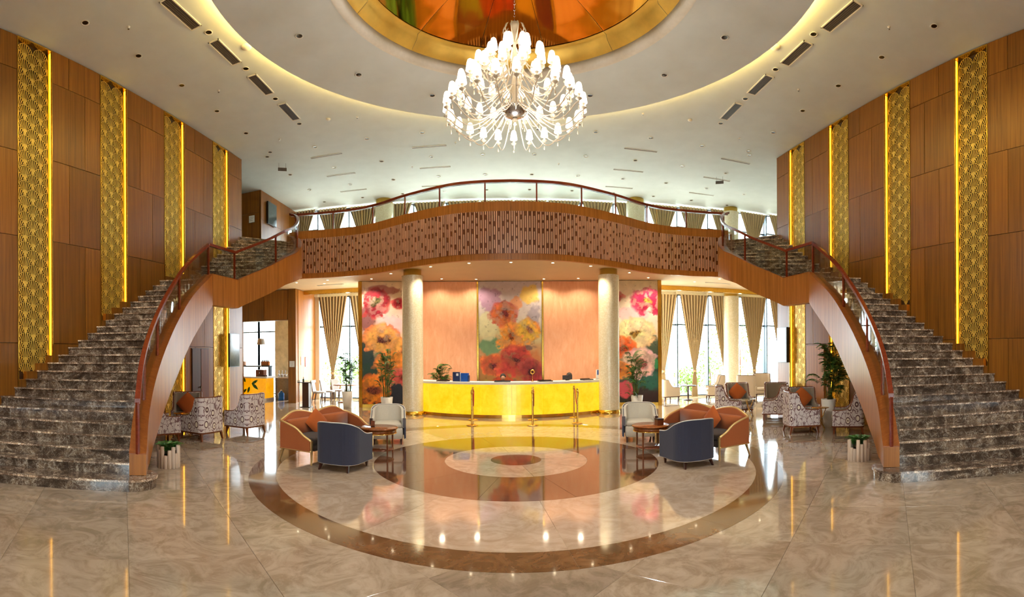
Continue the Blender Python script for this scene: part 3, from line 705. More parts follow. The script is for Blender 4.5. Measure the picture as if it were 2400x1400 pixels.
def paint(x, y, bgs, flowers, washes, seed):
    """x in metres across, y in metres up; returns linear rgb"""
    im = np.zeros(x.shape + (3,)); n = fbm(x * 1.6, y * 1.6, seed); nf = fbm(x * 7, y * 7, seed + 9)
    yy = y + (n - .5) * 1.2; hs = [b[0] for b in bgs]
    for c in range(3): im[..., c] = np.interp(yy, hs, [lin(b[1])[c] for b in bgs])
    for (cx, cy, rx, ry, col, k) in washes:
        dd = np.hypot((x - cx) / rx, (y - cy) / ry) + (n - .5) * 1.1 + (nf - .5) * .5; m = sm(1.05, .75, dd)[..., None] * k; im = im * (1 - m) + lin(col) * m
    for q, (cx, cy, R, c0, c1, c2, pet) in enumerate(flowers):
        n3 = fbm(x * 3 + q * 7, y * 3, seed + 51); R = R * 1.18; wx, wy = x - cx + (n - .5) * .5 * R + (n3 - .5) * .55 * R, y - cy + (nf - .5) * .3 * R + (n3 - .5) * .4 * R; an = np.arctan2(wy, wx); d = np.hypot(wx, wy * 1.12) / R
        lay = np.zeros_like(d) + 9; shade = np.zeros_like(d)
        for L, s in enumerate((1.0, .74, .5)):
            ph = seed * .7 + L * 1.3 + q; lob = s * (.82 + .18 * np.abs(np.cos((an + ph) * pet / 2))) + (nf - .5) * .12
            ins = d < lob; tcol = np.clip(d / np.maximum(lob, .05), 0, 1); lay = np.where(ins, tcol + 0 * L, lay); shade = np.where(ins, .75 + .35 * tcol * np.abs(np.cos((an + ph) * pet / 2)) - .10 * L, shade)
        m = sm(1.06, .84, d / (.92 + .5 * (n3 - .5)))[..., None] * (lay < 8)[..., None] * (.75 + .25 * sm(.35, .55, nf))[..., None]
        tt = np.clip(d + (n - .5) * .35, 0, 1)
        col = np.stack([np.interp(tt, [0, .16, .3, .62, 1], [lin(c0)[k], lin(c0)[k], lin(c1)[k], lin(c1)[k], lin(c2)[k]]) for k in range(3)], -1)
        dots = (fbm(x * 30, y * 30, seed + 31, 2) > .55) & (d < .24)
        col = col * (1 + .35 * (n3 - .5)[..., None] * np.array([1.0, -.6, 1.2])) * (shade * (.7 + .6 * nf))[..., None]; col[dots] *= .35
        im = im * (1 - m) + col * m
    spl = fbm(x * 11, y * 11, seed + 77, 3); im = np.where((spl > .765)[..., None], im * .7, im)
    return np.clip(im * (.88 + .24 * nf[..., None]), 0, 1)
def mural(name, label, x0, x1, pic, nx, nz, cat='mural', mirror=False, z0=.12, z1=ZS - .02):
    xs = np.linspace(x0, x1, nx); zs = np.linspace(z0, z1, nz); X, Z = np.meshgrid(xs, zs); Y = mur_y(X) - .012
    c = pic((X - x0) if not mirror else (x1 - X), Z); V = np.stack([X, Y, Z], -1).reshape(-1, 3)
    xc, yc = (x0 + x1) / 2, mur_y((x0 + x1) / 2); mb = MB()
    fs = [(j * nx + i, j * nx + i + 1, (j + 1) * nx + i + 1, (j + 1) * nx + i) for j in range(nz - 1) for i in range(nx - 1)]
    me = bpy.data.meshes.new('print'); me.from_pydata((V - np.array([xc, yc, 0])).tolist(), [], fs); me.materials.append(G['mural_print'])
    at = me.color_attributes.new('paint', 'FLOAT_COLOR', 'POINT'); at.data.foreach_set('color', np.concatenate([c.reshape(-1, 3), np.ones((nx * nz, 1))], 1).astype(np.float32).ravel())
    e = thing(name, label, cat, (xc, yc, 0)); ob('print', me, parent=e)
    pp = [(x, mur_y(x)) for x in np.linspace(x0, x1, 8)]; ob('board', MB().strip(pp, z0, z1, .0105), G['white_paint'], e, off=(xc, yc, 0)); return e
def pic_left(x, y):
    return paint(x, y, [(0, (40, 44, 40)), (1.0, (48, 62, 58)), (1.9, (120, 110, 90)), (2.5, (222, 190, 150)), (3.4, (226, 196, 198)), (4.7, (232, 206, 170))],
        [(.45, 3.95, .62, (110, 96, 60), (150, 30, 50), (206, 96, 92), 6), (1.35, 3.9, .25, (180, 50, 60), (190, 40, 60), (220, 120, 110), 5), (.75, 2.55, .72, (110, 40, 40), (236, 170, 90), (222, 96, 70), 6), (1.0, 1.5, .66, (150, 60, 50), (240, 150, 60), (228, 110, 50), 6), (.35, .65, .62, (150, 70, 40), (236, 140, 40), (214, 90, 30), 7), (1.4, 1.1, .4, (170, 40, 50), (220, 90, 90), (240, 150, 120), 5)],
        [(.15, 3.2, .3, .5, (120, 30, 50), .8), (1.0, 4.4, .8, .2, (150, 30, 60), .7), (.2, 1.9, .25, .9, (30, 60, 62), .9), (1.5, 2.1, .4, .5, (70, 60, 30), .7), (1.2, .5, .5, .5, (40, 46, 60), .9), (.3, 1.2, .4, .4, (40, 70, 56), .8), (1.1, 3.1, .5, .5, (224, 190, 206), .6)], 11)
def pic_right(x, y):
    return paint(x, y, [(0, (48, 40, 38)), (.9, (58, 72, 66)), (1.8, (180, 150, 110)), (2.5, (238, 214, 170)), (3.4, (238, 220, 206)), (4.7, (226, 206, 170))],
        [(.40, 3.95, .58, (196, 160, 60), (176, 26, 70), (214, 90, 130), 6), (1.45, 4.1, .24, (196, 80, 80), (206, 90, 96), (230, 160, 140), 5), (.75, 2.75, .66, (176, 130, 50), (246, 226, 170), (236, 170, 120), 6), (1.25, 2.2, .5, (190, 70, 30), (236, 110, 50), (240, 150, 80), 6), (.6, 1.65, .6, (200, 120, 110), (242, 206, 190), (216, 170, 190), 6), (1.4, 1.3, .45, (210, 90, 40), (240, 140, 60), (244, 190, 140), 5)],
        [(.15, 2.0, .3, .8, (36, 76, 60), .9), (.45, .85, .7, .4, (46, 110, 96), .85), (.4, .3, .8, .35, (60, 40, 44), .9), (1.2, .6, .25, .4, (222, 90, 110), .8), (.1, 1.6, .14, .18, (60, 160, 100), .8), (1.6, 2.6, .25, .4, (70, 40, 30), .8), (.9, 3.5, .6, .3, (226, 170, 190), .6)], 23)
def pic_mid(x, y):
    return paint(x, y, [(0, (120, 60, 50)), (1.0, (150, 110, 60)), (1.9, (190, 120, 70)), (2.6, (206, 200, 150)), (3.6, (206, 196, 190)), (4.7, (206, 190, 196))],
        [(.95, 3.5, .55, (150, 50, 50), (206, 110, 60), (196, 90, 100), 6), (1.2, 2.65, .6, (196, 90, 30), (240, 150, 60), (230, 180, 80), 7), (.55, 1.55, .5, (120, 30, 40), (196, 90, 50), (226, 130, 60), 6), (1.35, 1.7, .7, (120, 40, 40), (180, 60, 50), (206, 96, 60), 6), (1.9, 2.9, .5, (220, 130, 40), (240, 190, 70), (206, 130, 60), 6), (1.95, 1.3, .55, (100, 30, 40), (150, 50, 50), (190, 90, 80), 6), (.9, .7, .5, (190, 120, 40), (196, 80, 40), (150, 50, 50), 6)],
        [(.4, 4.0, .5, .45, (170, 120, 160), .75), (1.9, 4.2, .4, .4, (240, 200, 70), .8), (1.4, 3.9, .3, .3, (236, 150, 70), .7), (.45, 2.25, .45, .3, (90, 150, 110), .85), (.3, 3.1, .35, .5, (220, 216, 170), .8), (.35, .6, .5, .4, (160, 160, 60), .8), (2.1, 3.3, .3, .7, (150, 140, 160), .7), (1.5, 2.2, .6, .12, (70, 56, 80), .7), (1.3, .5, .25, .5, (80, 70, 90), .8), (1.7, .4, .3, .4, (226, 170, 60), .8), (2.2, .8, .3, .8, (110, 40, 50), .7)], 37)
mural('mural_panel', 'tall pink and orange flower mural panel left of the desk', -5.5, -3.78, pic_left, 96, 250); mural('mural_panel', 'tall magenta and cream flower mural panel right of the desk', 3.78, 5.5, pic_right, 96, 250, mirror=True)
mural('mural_panel', 'abstract orange and violet flower mural panel behind the reception desk', -1.19, 1.19, pic_mid, 130, 250)
for sd, nm in ((-1, 'left'), (1, 'right')):
    x0, x1 = sorted((sd * 1.27, sd * 3.70)); xc = (x0 + x1) / 2
    e = thing('copper_panel', 'brushed copper wall panel %s of the centre mural' % nm, 'wall panel', (xc, mur_y(xc), 0), 0, 'copper wall panels')
    ob('sheet', MB().strip([(x, mur_y(x)) for x in np.linspace(x0, x1, 10)], .12, ZS - .02, .012), G['copper_leaf'], e, off=(xc, mur_y(xc), 0))
    for x, k in ((1.23, 'inner'), (3.74, 'outer'), (5.56, 'end')):
        w = .03 if k != 'end' else .07
        tag(ob('gold_strip', MB().box(-w, w, -.03, .03 if k != 'end' else .2, 0, ZS - .01), G['gold'], None, (sd * x, mur_y(x) - .01, 0)), 'upright gold strip at the %s side of the %s copper panel' % (k, nm) if k != 'end' else 'wide gold edge post at the outer %s end of the mural wall' % nm, 'trim')
    struct('baseboard_reception_' + nm, MB().strip([(x, mur_y(x) - .01) for x in np.linspace(sd * 1.0, sd * 5.5, 10)], 0, .12, .02), G['gold'])

# ================================================================== RECEPTION DESK
DR, DC, DA = 4.78, 10.72, math.asin(3.55 / 4.78)
def darc(r, a0, a1, n=16): return [(r * math.sin(a), DC - r * math.cos(a)) for a in np.linspace(a0, a1, n)]
dk = thing('reception_desk', 'long curved reception desk with glowing yellow onyx front', 'reception desk', (0, 5.94, 0)); ofs = (0, 5.94, 0)
NP = 8
for i in range(NP):
    a0 = -DA + .05 + (2 * DA - .1) * i / NP; a1 = -DA + .05 + (2 * DA - .1) * (i + 1) / NP
    ob('onyx_panel', MB().strip(darc(DR, a0 + .0004, a1 - .0004, 8), .10, 1.03, .02), G['onyx_yellow'], dk, off=ofs)
for a in (-DA, DA):
    s = 1 if a > 0 else -1; ob('end_panel', MB().strip(darc(DR - .28, a - s * .048, a + s * .02, 3), .0, 1.03, .3), G['white_paint'], dk, off=ofs)
ob('worktop', MB().strip(darc(DR - .30, -DA - .03, DA + .03, 48), 1.03, 1.10, .36), G['white_paint'], dk, off=ofs)
ob('plinth', MB().strip(darc(DR - .06, -DA, DA, 40), 0, .10, .02), G['brass'], dk, off=ofs)
ob('inner_shelf', MB().strip(darc(DR - .75, -DA + .1, DA - .1, 30), .70, .74, .3), G['dark_wood'], dk, off=ofs)
ob('inner_panel', MB().strip(darc(DR - .16, -DA + .02, DA - .02, 30), .02, 1.03, .03), G['dark_wood'], dk, off=ofs)

# ================================================================== CHANDELIER
ch = thing('chandelier', 'large crystal chandelier of many lit white shades on curved arms', 'chandelier', (0, CY0, ZD))
def cz(z): return z - ZD
mb = MB(); z = cz(7.45); up_ = True
while z < .58:
    mb.tube([(0, 0, z), (.022 if up_ else 0, .022 if not up_ else 0, z + .03), (0, 0, z + .06), (-.022 if up_ else 0, -.022 if not up_ else 0, z + .03)], .007, 5, closed=True); z += .05; up_ = not up_
ob('chain', mb, G['silver'], ch)
ob('stem', MB().lathe([(.01, cz(7.46)), (.08, cz(7.44)), (.05, cz(7.38)), (.03, cz(7.30)), (.06, cz(7.22)), (.025, cz(7.1)), (.045, cz(6.9)), (.025, cz(6.6)), (.07, cz(6.4)), (.04, cz(6.2)), (.12, cz(6.08)), (.05, cz(6.0))], 16), G['crystal'], ch)
ob('bowl', MB().lathe([(.0, cz(5.86)), (.06, cz(5.865)), (.14, cz(5.89)), (.20, cz(5.94)), (.225, cz(6.0)), (.235, cz(6.02)), (.2, cz(6.03))], 24), G['silver'], ch)
ob('finial', MB().lathe([(0, cz(5.74)), (.03, cz(5.76)), (.012, cz(5.80)), (.05, cz(5.84)), (.02, cz(5.87))], 12), G['crystal'], ch)
shade = MB().lathe([(.070, -.085), (.066, -.06), (.052, .035), (.040, .072), (.024, .086), (.001, .088)], 12); shade.lathe([(.001, -.07), (.06, -.07)], 12); shade_me = shade.mesh('shade', G['shade_lit'])
cup_me = MB().lathe([(0, -.24), (.012, -.225), (.008, -.20), (.03, -.185), (.055, -.165), (.03, -.15), (.014, -.13), (.02, -.11), (.03, -.095)], 10).mesh('cup', G['crystal'])
drop_me = MB().lathe([(0, -.09), (.014, -.075), (.01, -.045), (.004, -.02), (0, 0)], 8).mesh('drop', G['crystal'])
for (r, z, n, off, sag) in ((1.14, 6.10, 24, 0, .34), (.94, 6.40, 20, .1, .30), (.70, 6.68, 16, .2, .26), (.46, 6.92, 10, .1, .2), (.22, 7.10, 5, .3, .12)):
    pts = []
    for t_ in np.linspace(0, 1, 14):
        x = .10 + (r - .10) * (t_ ** .9); zz = z - .18 - sag * math.sin(PI * min(1, t_ * 1.02)) ** 1.0 * (.5 + .8 * t_) + (.16 * (1 - t_)); pts.append((x, 0, cz(zz)))
    pts[-1] = (r, 0, cz(z - .2))
    arm_me = MB().tube(pts, .009, 6).mesh('arm', G['crystal'])
    for k in range(n):
        a = off + 2 * PI * k / n; p = (r * math.cos(a), r * math.sin(a), cz(z))
        am = ob('arm', arm_me, parent=ch, rz=a)
        ob('cup', cup_me, parent=am, loc=(r, 0, cz(z))); ob('shade', shade_me, parent=ch, loc=p)
        ob('drop', drop_me, parent=am, loc=(r, 0, cz(z - .25)))
for k in range(10):
    a = 2 * PI * k / 10; pts = [((.03 + .16 * math.sin(PI * t_ * .8)) * math.cos(a), (.03 + .16 * math.sin(PI * t_ * .8)) * math.sin(a), cz(7.12 + .3 * t_)) for t_ in np.linspace(0, 1, 8)]
    ob('crown_leaf', MB().tube(pts, [.012, .012, .012, .01, .01, .012, .016, .004], 5), G['crystal'], ch)
lamp('chandelier_glow', 'POINT', (0, 0, cz(5.3)), 85, (1, .95, .88), .12, parent=ch)
lamp('chandelier_light', 'SPOT', (0, 0, cz(5.7)), 220, (1, .94, .86), .3, parent=ch, spot=2.7)

# ================================================================== CEILING FITTINGS
dl = thing('ceiling_downlight', 'dark unlit recessed downlight in the high ceiling', 'downlight', (7.5, -2.6, ZC), 0, 'downlights in the high ceiling')
ob('trim_ring', MB().lathe([(.075, -.001), (.085, -.012), (.065, -.012), (.06, .03)], 16), G['white_paint'], dl); ob('lens', MB().lathe([(.062, -.004), (.03, -.001), (.0, -.001)], 16), G['lens_dark'], dl)
spots = [(s * 7.5, -2.62 + 1.545 * k) for s in (-1, 1) for k in range(6) if (s, k) != (1, 0)] + [(s * 5.86, -.73 + 1.5 * k) for s in (-1, 1) for k in range(4)]
spots[:0] = [(7.5, -4.1), (-7.5, -4.1)]
for j, y in enumerate((5.38, 7.17, 8.96, 10.6)):
    for k in range(-5, 6):
        x = 1.71 * (k if j % 2 == 0 else k) + .0; x = .82 + 1.715 * k
        if j < 2 and abs(x) > 8.2: continue
        if -9.3 < x < 9.6: spots.append((x, y))
def dl_label(x, y):
    if y < 5.3 and abs(x) > 7: return 'recessed downlight in the row along the %s wall, %s from the front' % ('left' if x < 0 else 'right', ORN[int(round((y + 4.1) / 1.545))])
    if y < 5.2: return 'recessed downlight between the %s long air grilles, %s from the front' % ('left' if x < 0 else 'right', ORN[int(round((y + .73) / 1.5))])
    row = min(range(4), key=lambda j: abs((5.38, 7.17, 8.96, 10.6)[j] - y)); return 'recessed downlight over the gallery, %s row back, %s from the left' % (ORN[row], ORN[int(round((x - .82) / 1.715)) + 5])
ORN = ['first', 'second', 'third', 'fourth', 'fifth', 'sixth', 'seventh', 'eighth', 'ninth', 'tenth', 'eleventh', 'twelfth']
for x, y in spots: dup(dl, (x, y, ZC), 0, dl_label(x, y))
dl['label'] = dl_label(7.5, -2.6)
dd = [(s * 4.15, -.03) for s in (-1, 1)] + [(s * 3.44, 1.68) for s in (-1, 1)] + [(s * 1.94, 2.95) for s in (-1, 1)]
for (x, y), w in zip(dd, ('left nearest the camera', 'right nearest the camera', 'left middle', 'right middle', 'left farthest', 'right farthest')): dup(dl, (x, y, ZD), 0, 'recessed downlight in the hung ceiling disc, ' + w, 'downlights in the ceiling disc')
so = thing('ceiling_downlight', 'small lit downlight in the ceiling under the balcony', 'downlight', (0, 5.87, ZS), 0, 'lit downlights around the desk')
ob('trim_ring', MB().lathe([(.05, -.001), (.058, -.008), (.044, -.008), (.04, .02)], 14), G['white_paint'], so); ob('lens', MB().lathe([(.043, -.003), (.0, -.003)], 14), G['downlight_on'], so)
SOF = [(-5.0, 8.2), (-4.05, 7.3), (-2.53, 6.33), (-1.28, 5.92), (1.28, 5.92), (2.53, 6.33), (4.05, 7.3), (5.0, 8.2), (-2.5, 8.8), (-1.25, 9.05), (1.25, 9.05), (2.5, 8.8)]
so['label'] = 'small lit downlight under the balcony, centre of the front arc'
for k, (x, y) in enumerate(SOF): dup(so, (x, y, ZS), 0, 'small lit downlight under the balcony, %s from the left in the %s' % ((ORN[k if k < 4 else k + 1], 'front arc') if k < 8 else (ORN[k - 8], 'row along the murals')))
for x, y in [(0, 5.87)] + SOF[:8] + [(-7, 8.6), (7, 8.6), (9.5, 8.0), (9.5, 6.3)]: lamp('downlight_lamp', 'SPOT', (x, y, ZS - .03), 125, (1, .84, .60), .05, spot=2.2)
for x, y in SOF[8:]: lamp('downlight_lamp', 'SPOT', (x, y - .25, ZS - .03), 60, (1, .86, .64), .08, spot=2.6)
for x, y, w in ((-7, 8.6, 'left lounge ceiling, farthest'), (7, 8.6, 'right lounge ceiling, farthest'), (9.5, 8.0, 'right lounge ceiling, outer rear'), (9.5, 6.3, 'right lounge ceiling, outer front'), (-6.6, 7.9, 'left lounge ceiling, nearest the murals'), (7.6, 7.6, 'right lounge ceiling, nearest the camera'), (-7.9, 8.0, 'left lounge ceiling, nearest the wood pillar')): dup(so, (x, y, ZS), 0, 'small lit downlight in the ' + w, 'lit lounge downlights')
for x, y, w in ((-5.86, -5.4, 'left front'), (5.86, -5.4, 'right front'), (-2.5, -7.2, 'left middle'), (2.5, -7.2, 'right middle'), (-5.86, -9.6, 'left rear'), (5.86, -9.6, 'right rear')):  # out-of-view spots and fixtures, added as front fill for the furniture
    dup(so, (x, y, ZC), 0, 'unseen fill downlight added in the ceiling above the camera, ' + w, 'added fill downlights'); lamp('downlight_lamp', 'SPOT', (x, y, ZC - .04), 210, (1, .98, .94), .06, spot=2.7)
# air grilles beside the cove
for sd, nm in ((-1, 'left'), (1, 'right')):
    for k, (y0, y1) in enumerate(((-2.0, -.98), (-.46, .5), (1.06, 2.0), (2.56, 3.52))):
        xm = sd * (5.98 - .05 * k); e = thing('ceiling_grille', '%s long slotted air grille from the front, %s side of the ceiling' % (ORD[k], nm), 'air vent', (xm, (y0 + y1) / 2, ZC), 0, 'long ceiling air grilles'); h = (y1 - y0) / 2
        mb = MB(); mb.box(-.13, -.105, -h, h, -.02, 0); mb.box(.105, .13, -h, h, -.02, 0); mb.box(-.13, .13, -h, -h + .025, -.02, 0); mb.box(-.13, .13, h - .025, h, -.02, 0); ob('frame', mb, G['white_paint'], e)
        ob('backing', MB().box(-.105, .105, -h + .02, h - .02, -.004, 0), G['black_plastic'], e)
        for q in range(5): ob('slat', MB().box(-.09 + .042 * q - .012, -.09 + .042 * q + .012, -h + .02, h - .02, -.014, -.006), G['vent_grey'], e)
sl_ = [(-5.95, 6.15), (-2.56, 6.38), (-6.05, 7.9), (-2.62, 8.1), (4.2, 6.31), (4.25, 8.12), (7.5, 6.04), (7.63, 7.86), (-6.14, 9.66), (-2.86, 9.92), (4.33, 9.91), (7.77, 9.67)]
e0 = None
for k, (x, y) in enumerate(sl_):
    if e0 is None:
        e0 = thing('slot_diffuser', 'thin dark slot diffuser in the ceiling over the gallery', 'air vent', (x, y, ZC), 0, 'slot diffusers over the gallery')
        ob('frame', MB().box(-.55, .55, -.05, -.035, -.012, 0).box(-.55, .55, .035, .05, -.012, 0), G['white_paint'], e0); ob('slot', MB().box(-.55, .55, -.035, .035, -.006, 0), G['vent_grey'], e0)
    else: dup(e0, (x, y, ZC))
    [q for q in COL.objects if q.name.startswith('slot_diffuser')][-1]['label'] = 'thin dark slot diffuser over the gallery, %s row back, %s' % (ORN[0 if y < 7 else 1 if y < 9 else 2], 'far left' if x < -5 else 'left of centre' if x < 0 else 'right of centre' if x < 6 else 'far right')
dup(e0, (-6.9, 9.0, ZS), 0, 'thin slot diffuser in the left lounge ceiling', 'lounge slot diffusers'); dup(e0, (8.0, 8.6, ZS), 0, 'thin slot diffuser in the right lounge ceiling', 'lounge slot diffusers')
for (x, y, r, w) in ((-5.45, .1, .11, 'large white round ceiling speaker beside the left cove'), (5.42, .07, .11, 'large white round ceiling speaker beside the right cove'), (-5.0, 3.84, .06, 'small white smoke detector behind the left cove'), (4.97, 3.93, .06, 'small white smoke detector behind the right cove')):
    e = thing('ceiling_sensor', w, 'ceiling device', (x, y, ZC)); ob('housing', MB().lathe([(r, 0), (r, -.02), (r * .7, -.04), (.0, -.045)], 18), G['white_paint'], e); ob('ring', MB().lathe([(r * 1.08, 0), (r * 1.08, -.008), (r, -.01)], 18), G['pot_white'], e)
sp = thing('sprinkler', 'tiny sprinkler head in the high ceiling', 'sprinkler', (-7.0, -1.9, ZC), 0, 'sprinkler heads'); ob('rose', MB().lathe([(.035, 0), (.03, -.012), (.008, -.014), (.008, -.05)], 10), G['white_paint'], sp); ob('deflector', MB().lathe([(.0, -.052), (.022, -.05), (.022, -.047), (0, -.046)], 10), G['steel'], sp)
for x, y in ((-6.9, 1.2), (6.9, -1.9), (6.8, 1.2), (-6.8, 4.4), (6.8, 4.4), (-4.2, 4.0), (3.6, 4.0), (-3.4, 7.9), (1.7, 7.9), (-1.7, 6.2)): dup(sp, (x, y, ZC))

# ================================================================== CURTAINS
def curtain_mesh(name, z0, z1, ztie, wtop, wtie, wbot, folds=9):
    nu, nv = folds * 6 + 1, 26; vs = []; fs = []
    for j in range(nv):
        z = z1 + (z0 - z1) * j / (nv - 1)
        if z > ztie: q = (z - ztie) / (z1 - ztie); w = wtie + (wtop - wtie) * (q ** .92)
        else: q = (ztie - z) / max(ztie - z0, .01); w = wtie + (wbot - wtie) * min(1, q * 1.2) ** .6
        amp = .045 * (.45 + .55 * w / wtop)
        for i in range(nu):
            u = i / (nu - 1); vs.append(((u - .5) * w, amp * math.sin(2 * PI * folds * u) - (.05 * (1 - w / wtop)) , z))
    mi = []
    for j in range(nv - 1):
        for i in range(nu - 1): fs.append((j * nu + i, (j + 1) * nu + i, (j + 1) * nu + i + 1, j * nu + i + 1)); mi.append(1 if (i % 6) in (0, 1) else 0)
    me = bpy.data.meshes.new(name); me.from_pydata(vs, [], fs); me.materials.append(G['curtain_light']); me.materials.append(G['curtain_dark'])
    me.polygons.foreach_set('material_index', mi); me.polygons.foreach_set('use_smooth', [True] * len(fs)); return me
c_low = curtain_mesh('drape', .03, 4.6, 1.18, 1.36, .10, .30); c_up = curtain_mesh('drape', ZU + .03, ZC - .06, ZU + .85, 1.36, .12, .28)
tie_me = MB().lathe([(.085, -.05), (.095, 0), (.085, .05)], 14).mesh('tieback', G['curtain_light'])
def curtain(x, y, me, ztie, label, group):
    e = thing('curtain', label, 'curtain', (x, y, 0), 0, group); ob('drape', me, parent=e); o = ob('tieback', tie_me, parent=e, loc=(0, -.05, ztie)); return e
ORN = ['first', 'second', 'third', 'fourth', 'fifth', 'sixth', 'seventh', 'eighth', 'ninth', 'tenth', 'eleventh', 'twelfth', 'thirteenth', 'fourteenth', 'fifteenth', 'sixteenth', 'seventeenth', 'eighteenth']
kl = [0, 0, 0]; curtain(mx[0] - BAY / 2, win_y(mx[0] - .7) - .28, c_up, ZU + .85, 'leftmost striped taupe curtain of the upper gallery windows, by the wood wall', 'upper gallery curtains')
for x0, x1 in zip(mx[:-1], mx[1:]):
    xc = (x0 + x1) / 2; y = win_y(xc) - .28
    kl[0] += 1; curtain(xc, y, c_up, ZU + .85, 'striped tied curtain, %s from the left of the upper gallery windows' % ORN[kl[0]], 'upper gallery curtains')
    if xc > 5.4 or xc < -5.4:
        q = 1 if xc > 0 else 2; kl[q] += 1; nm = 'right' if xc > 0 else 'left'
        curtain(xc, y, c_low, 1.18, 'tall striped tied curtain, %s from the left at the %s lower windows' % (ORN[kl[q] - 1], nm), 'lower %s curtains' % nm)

# ================================================================== SEATING
def u_plan(w, d, r, n=8):
    """plan of a shell that opens to +y: right front, round the back, left front"""
    p = [(w, d), (w, d * .4), (w, -d + r)]
    p += [(w - r + r * math.cos(a), -d + r + r * math.sin(a)) for a in np.linspace(0, -PI / 2, n)][1:]
    p += [(0.0, -d - .015)]
    q = [(-x, y) for x, y in p[:-1]][::-1]; return p + q
def densify(p, step=.05):
    out = []
    for a, b in zip(p[:-1], p[1:]):
        k = max(1, int(math.hypot(b[0] - a[0], b[1] - a[1]) / step)); out += [(a[0] + (b[0] - a[0]) * i / k, a[1] + (b[1] - a[1]) * i / k) for i in range(k)]
    return out + [p[-1]]
def pad(mb, poly, z0, z1, b=.03, mi=0):
    cx, cy = sum(p[0] for p in poly) / len(poly), sum(p[1] for p in poly) / len(poly); n = len(poly); vs = []
    def ins(k): return [(p[0] + (cx - p[0]) / math.hypot(cx - p[0], cy - p[1]) * k, p[1] + (cy - p[1]) / math.hypot(cx - p[0], cy - p[1]) * k) for p in poly]
    for k, z in ((b, z0), (0, z0 + b * .7), (0, z1 - b), (b * .4, z1 - b * .3), (b * 1.4, z1), (b * 4, z1 + b * .25)): vs += [(x, y, z) for x, y in ins(k)]
    fs = [tuple(range(n))[::-1], tuple(range(5 * n, 6 * n))] + [(j * n + i, j * n + (i + 1) % n, (j + 1) * n + (i + 1) % n, (j + 1) * n + i) for j in range(5) for i in range(n)]
    a = sum(poly[i][0] * poly[(i + 1) % n][1] - poly[(i + 1) % n][0] * poly[i][1] for i in range(n))
    return mb.add(vs, fs if a > 0 else [f[::-1] for f in fs], mi, True)
def pillow_mesh(name, s, mat, t_=.07):
    mb = MB(); n = 9; vs = []
    for sg in (1, -1):
        for j in range(n):
            for i in range(n):
                u, v = i / (n - 1) * 2 - 1, j / (n - 1) * 2 - 1; k = (1 - u ** 4) * (1 - v ** 4); pull = 1 - .06 * (abs(u) * abs(v)); vs.append((u * s * pull, sg * t_ * k ** .6, v * s * pull))
    fs = []
    for q in (0, 1):
        for j in range(n - 1):
            for i in range(n - 1):
                f = (q * n * n + j * n + i, q * n * n + j * n + i + 1, q * n * n + (j + 1) * n + i + 1, q * n * n + (j + 1) * n + i); fs.append(f[::-1] if q == 0 else f)
    mb.add(vs, fs, 0, True); return mb.mesh(name, mat)
pil = pillow_mesh('cushion', .23, G['cushion_orange'])
def curve_h(path, prof):
    """height along a path; prof = [(fraction, height)]"""
    L = [0]
    for a, b in zip(path[:-1], path[1:]): L.append(L[-1] + math.hypot(b[0] - a[0], b[1] - a[1]))
    return [float(np.interp(l / L[-1], [p[0] for p in prof], [p[1] for p in prof])) for l in L]
def smooth_prof(P, k=8): q = crom(P, k); return [tuple(x) for x in q]
def leg(mb, x, y, h, w0=.028, w1=.045, dx=0, dy=0): return mb.taper(x + dx, y + dy, 0, w0, w0, h, w1, w1, sx=-dx, sy=-dy)
def tub_chair(label, loc, rz):
    e = thing('tub_chair', label, 'armchair', loc, rz, 'navy and cream tub chairs')
    p = densify(u_plan(.36, .34, .22)); sy = smooth_prof([(0, .57), (.12, .60), (.25, .72), (.36, .80), (.5, .81), (.64, .80), (.75, .72), (.88, .60), (1, .57)]); hh = curve_h(p, sy)
    ob('outer_shell', MB().strip(shift(p, -.02) if False else [(x * 1.03, y * 1.03) for x, y in p], .13, hh, .02), G['navy_fabric'], e)
    ob('inner_back', MB().strip([(x * .92, y * .92) for x, y in p], .36, [h - .005 for h in hh], .035), G['cream_fabric'], e)
    ob('piping', MB().tube([(x * 1.05, y * 1.05, h + .004) for (x, y), h in zip(p, hh)], .012, 6), G['piping_cream'], e)
    ob('lower_piping', MB().tube([(x * 1.055, y * 1.055, .13) for x, y in p], .010, 6), G['piping_cream'], e)
    mb = MB(); pad(mb, [(.30, .40), (.33, .3), (.31, -.2), (.2, -.3), (-.2, -.3), (-.31, -.2), (-.33, .3), (-.30, .40)], .13, .36, .02); ob('base', mb, G['cream_fabric'], e)
    mb = MB(); pad(mb, [(.29, .38), (.30, .2), (.29, -.18), (.2, -.27), (-.2, -.27), (-.29, -.18), (-.30, .2), (-.29, .38)], .36, .46, .03); ob('seat_cushion', mb, G['cream_fabric'], e)
    for s in (-1, 1):
        ob('arm_front', MB().box(s * .355 - .03, s * .355 + .03, .335, .365, .38, .575), G['dark_wood'], e)
        ob('leg', leg(MB(), s * .29, .32, .13, .025, .05), G['dark_wood'], e); ob('leg', leg(MB(), s * .25, -.27, .13, .028, .05, s * .03, -.05), G['dark_wood'], e)
    return e
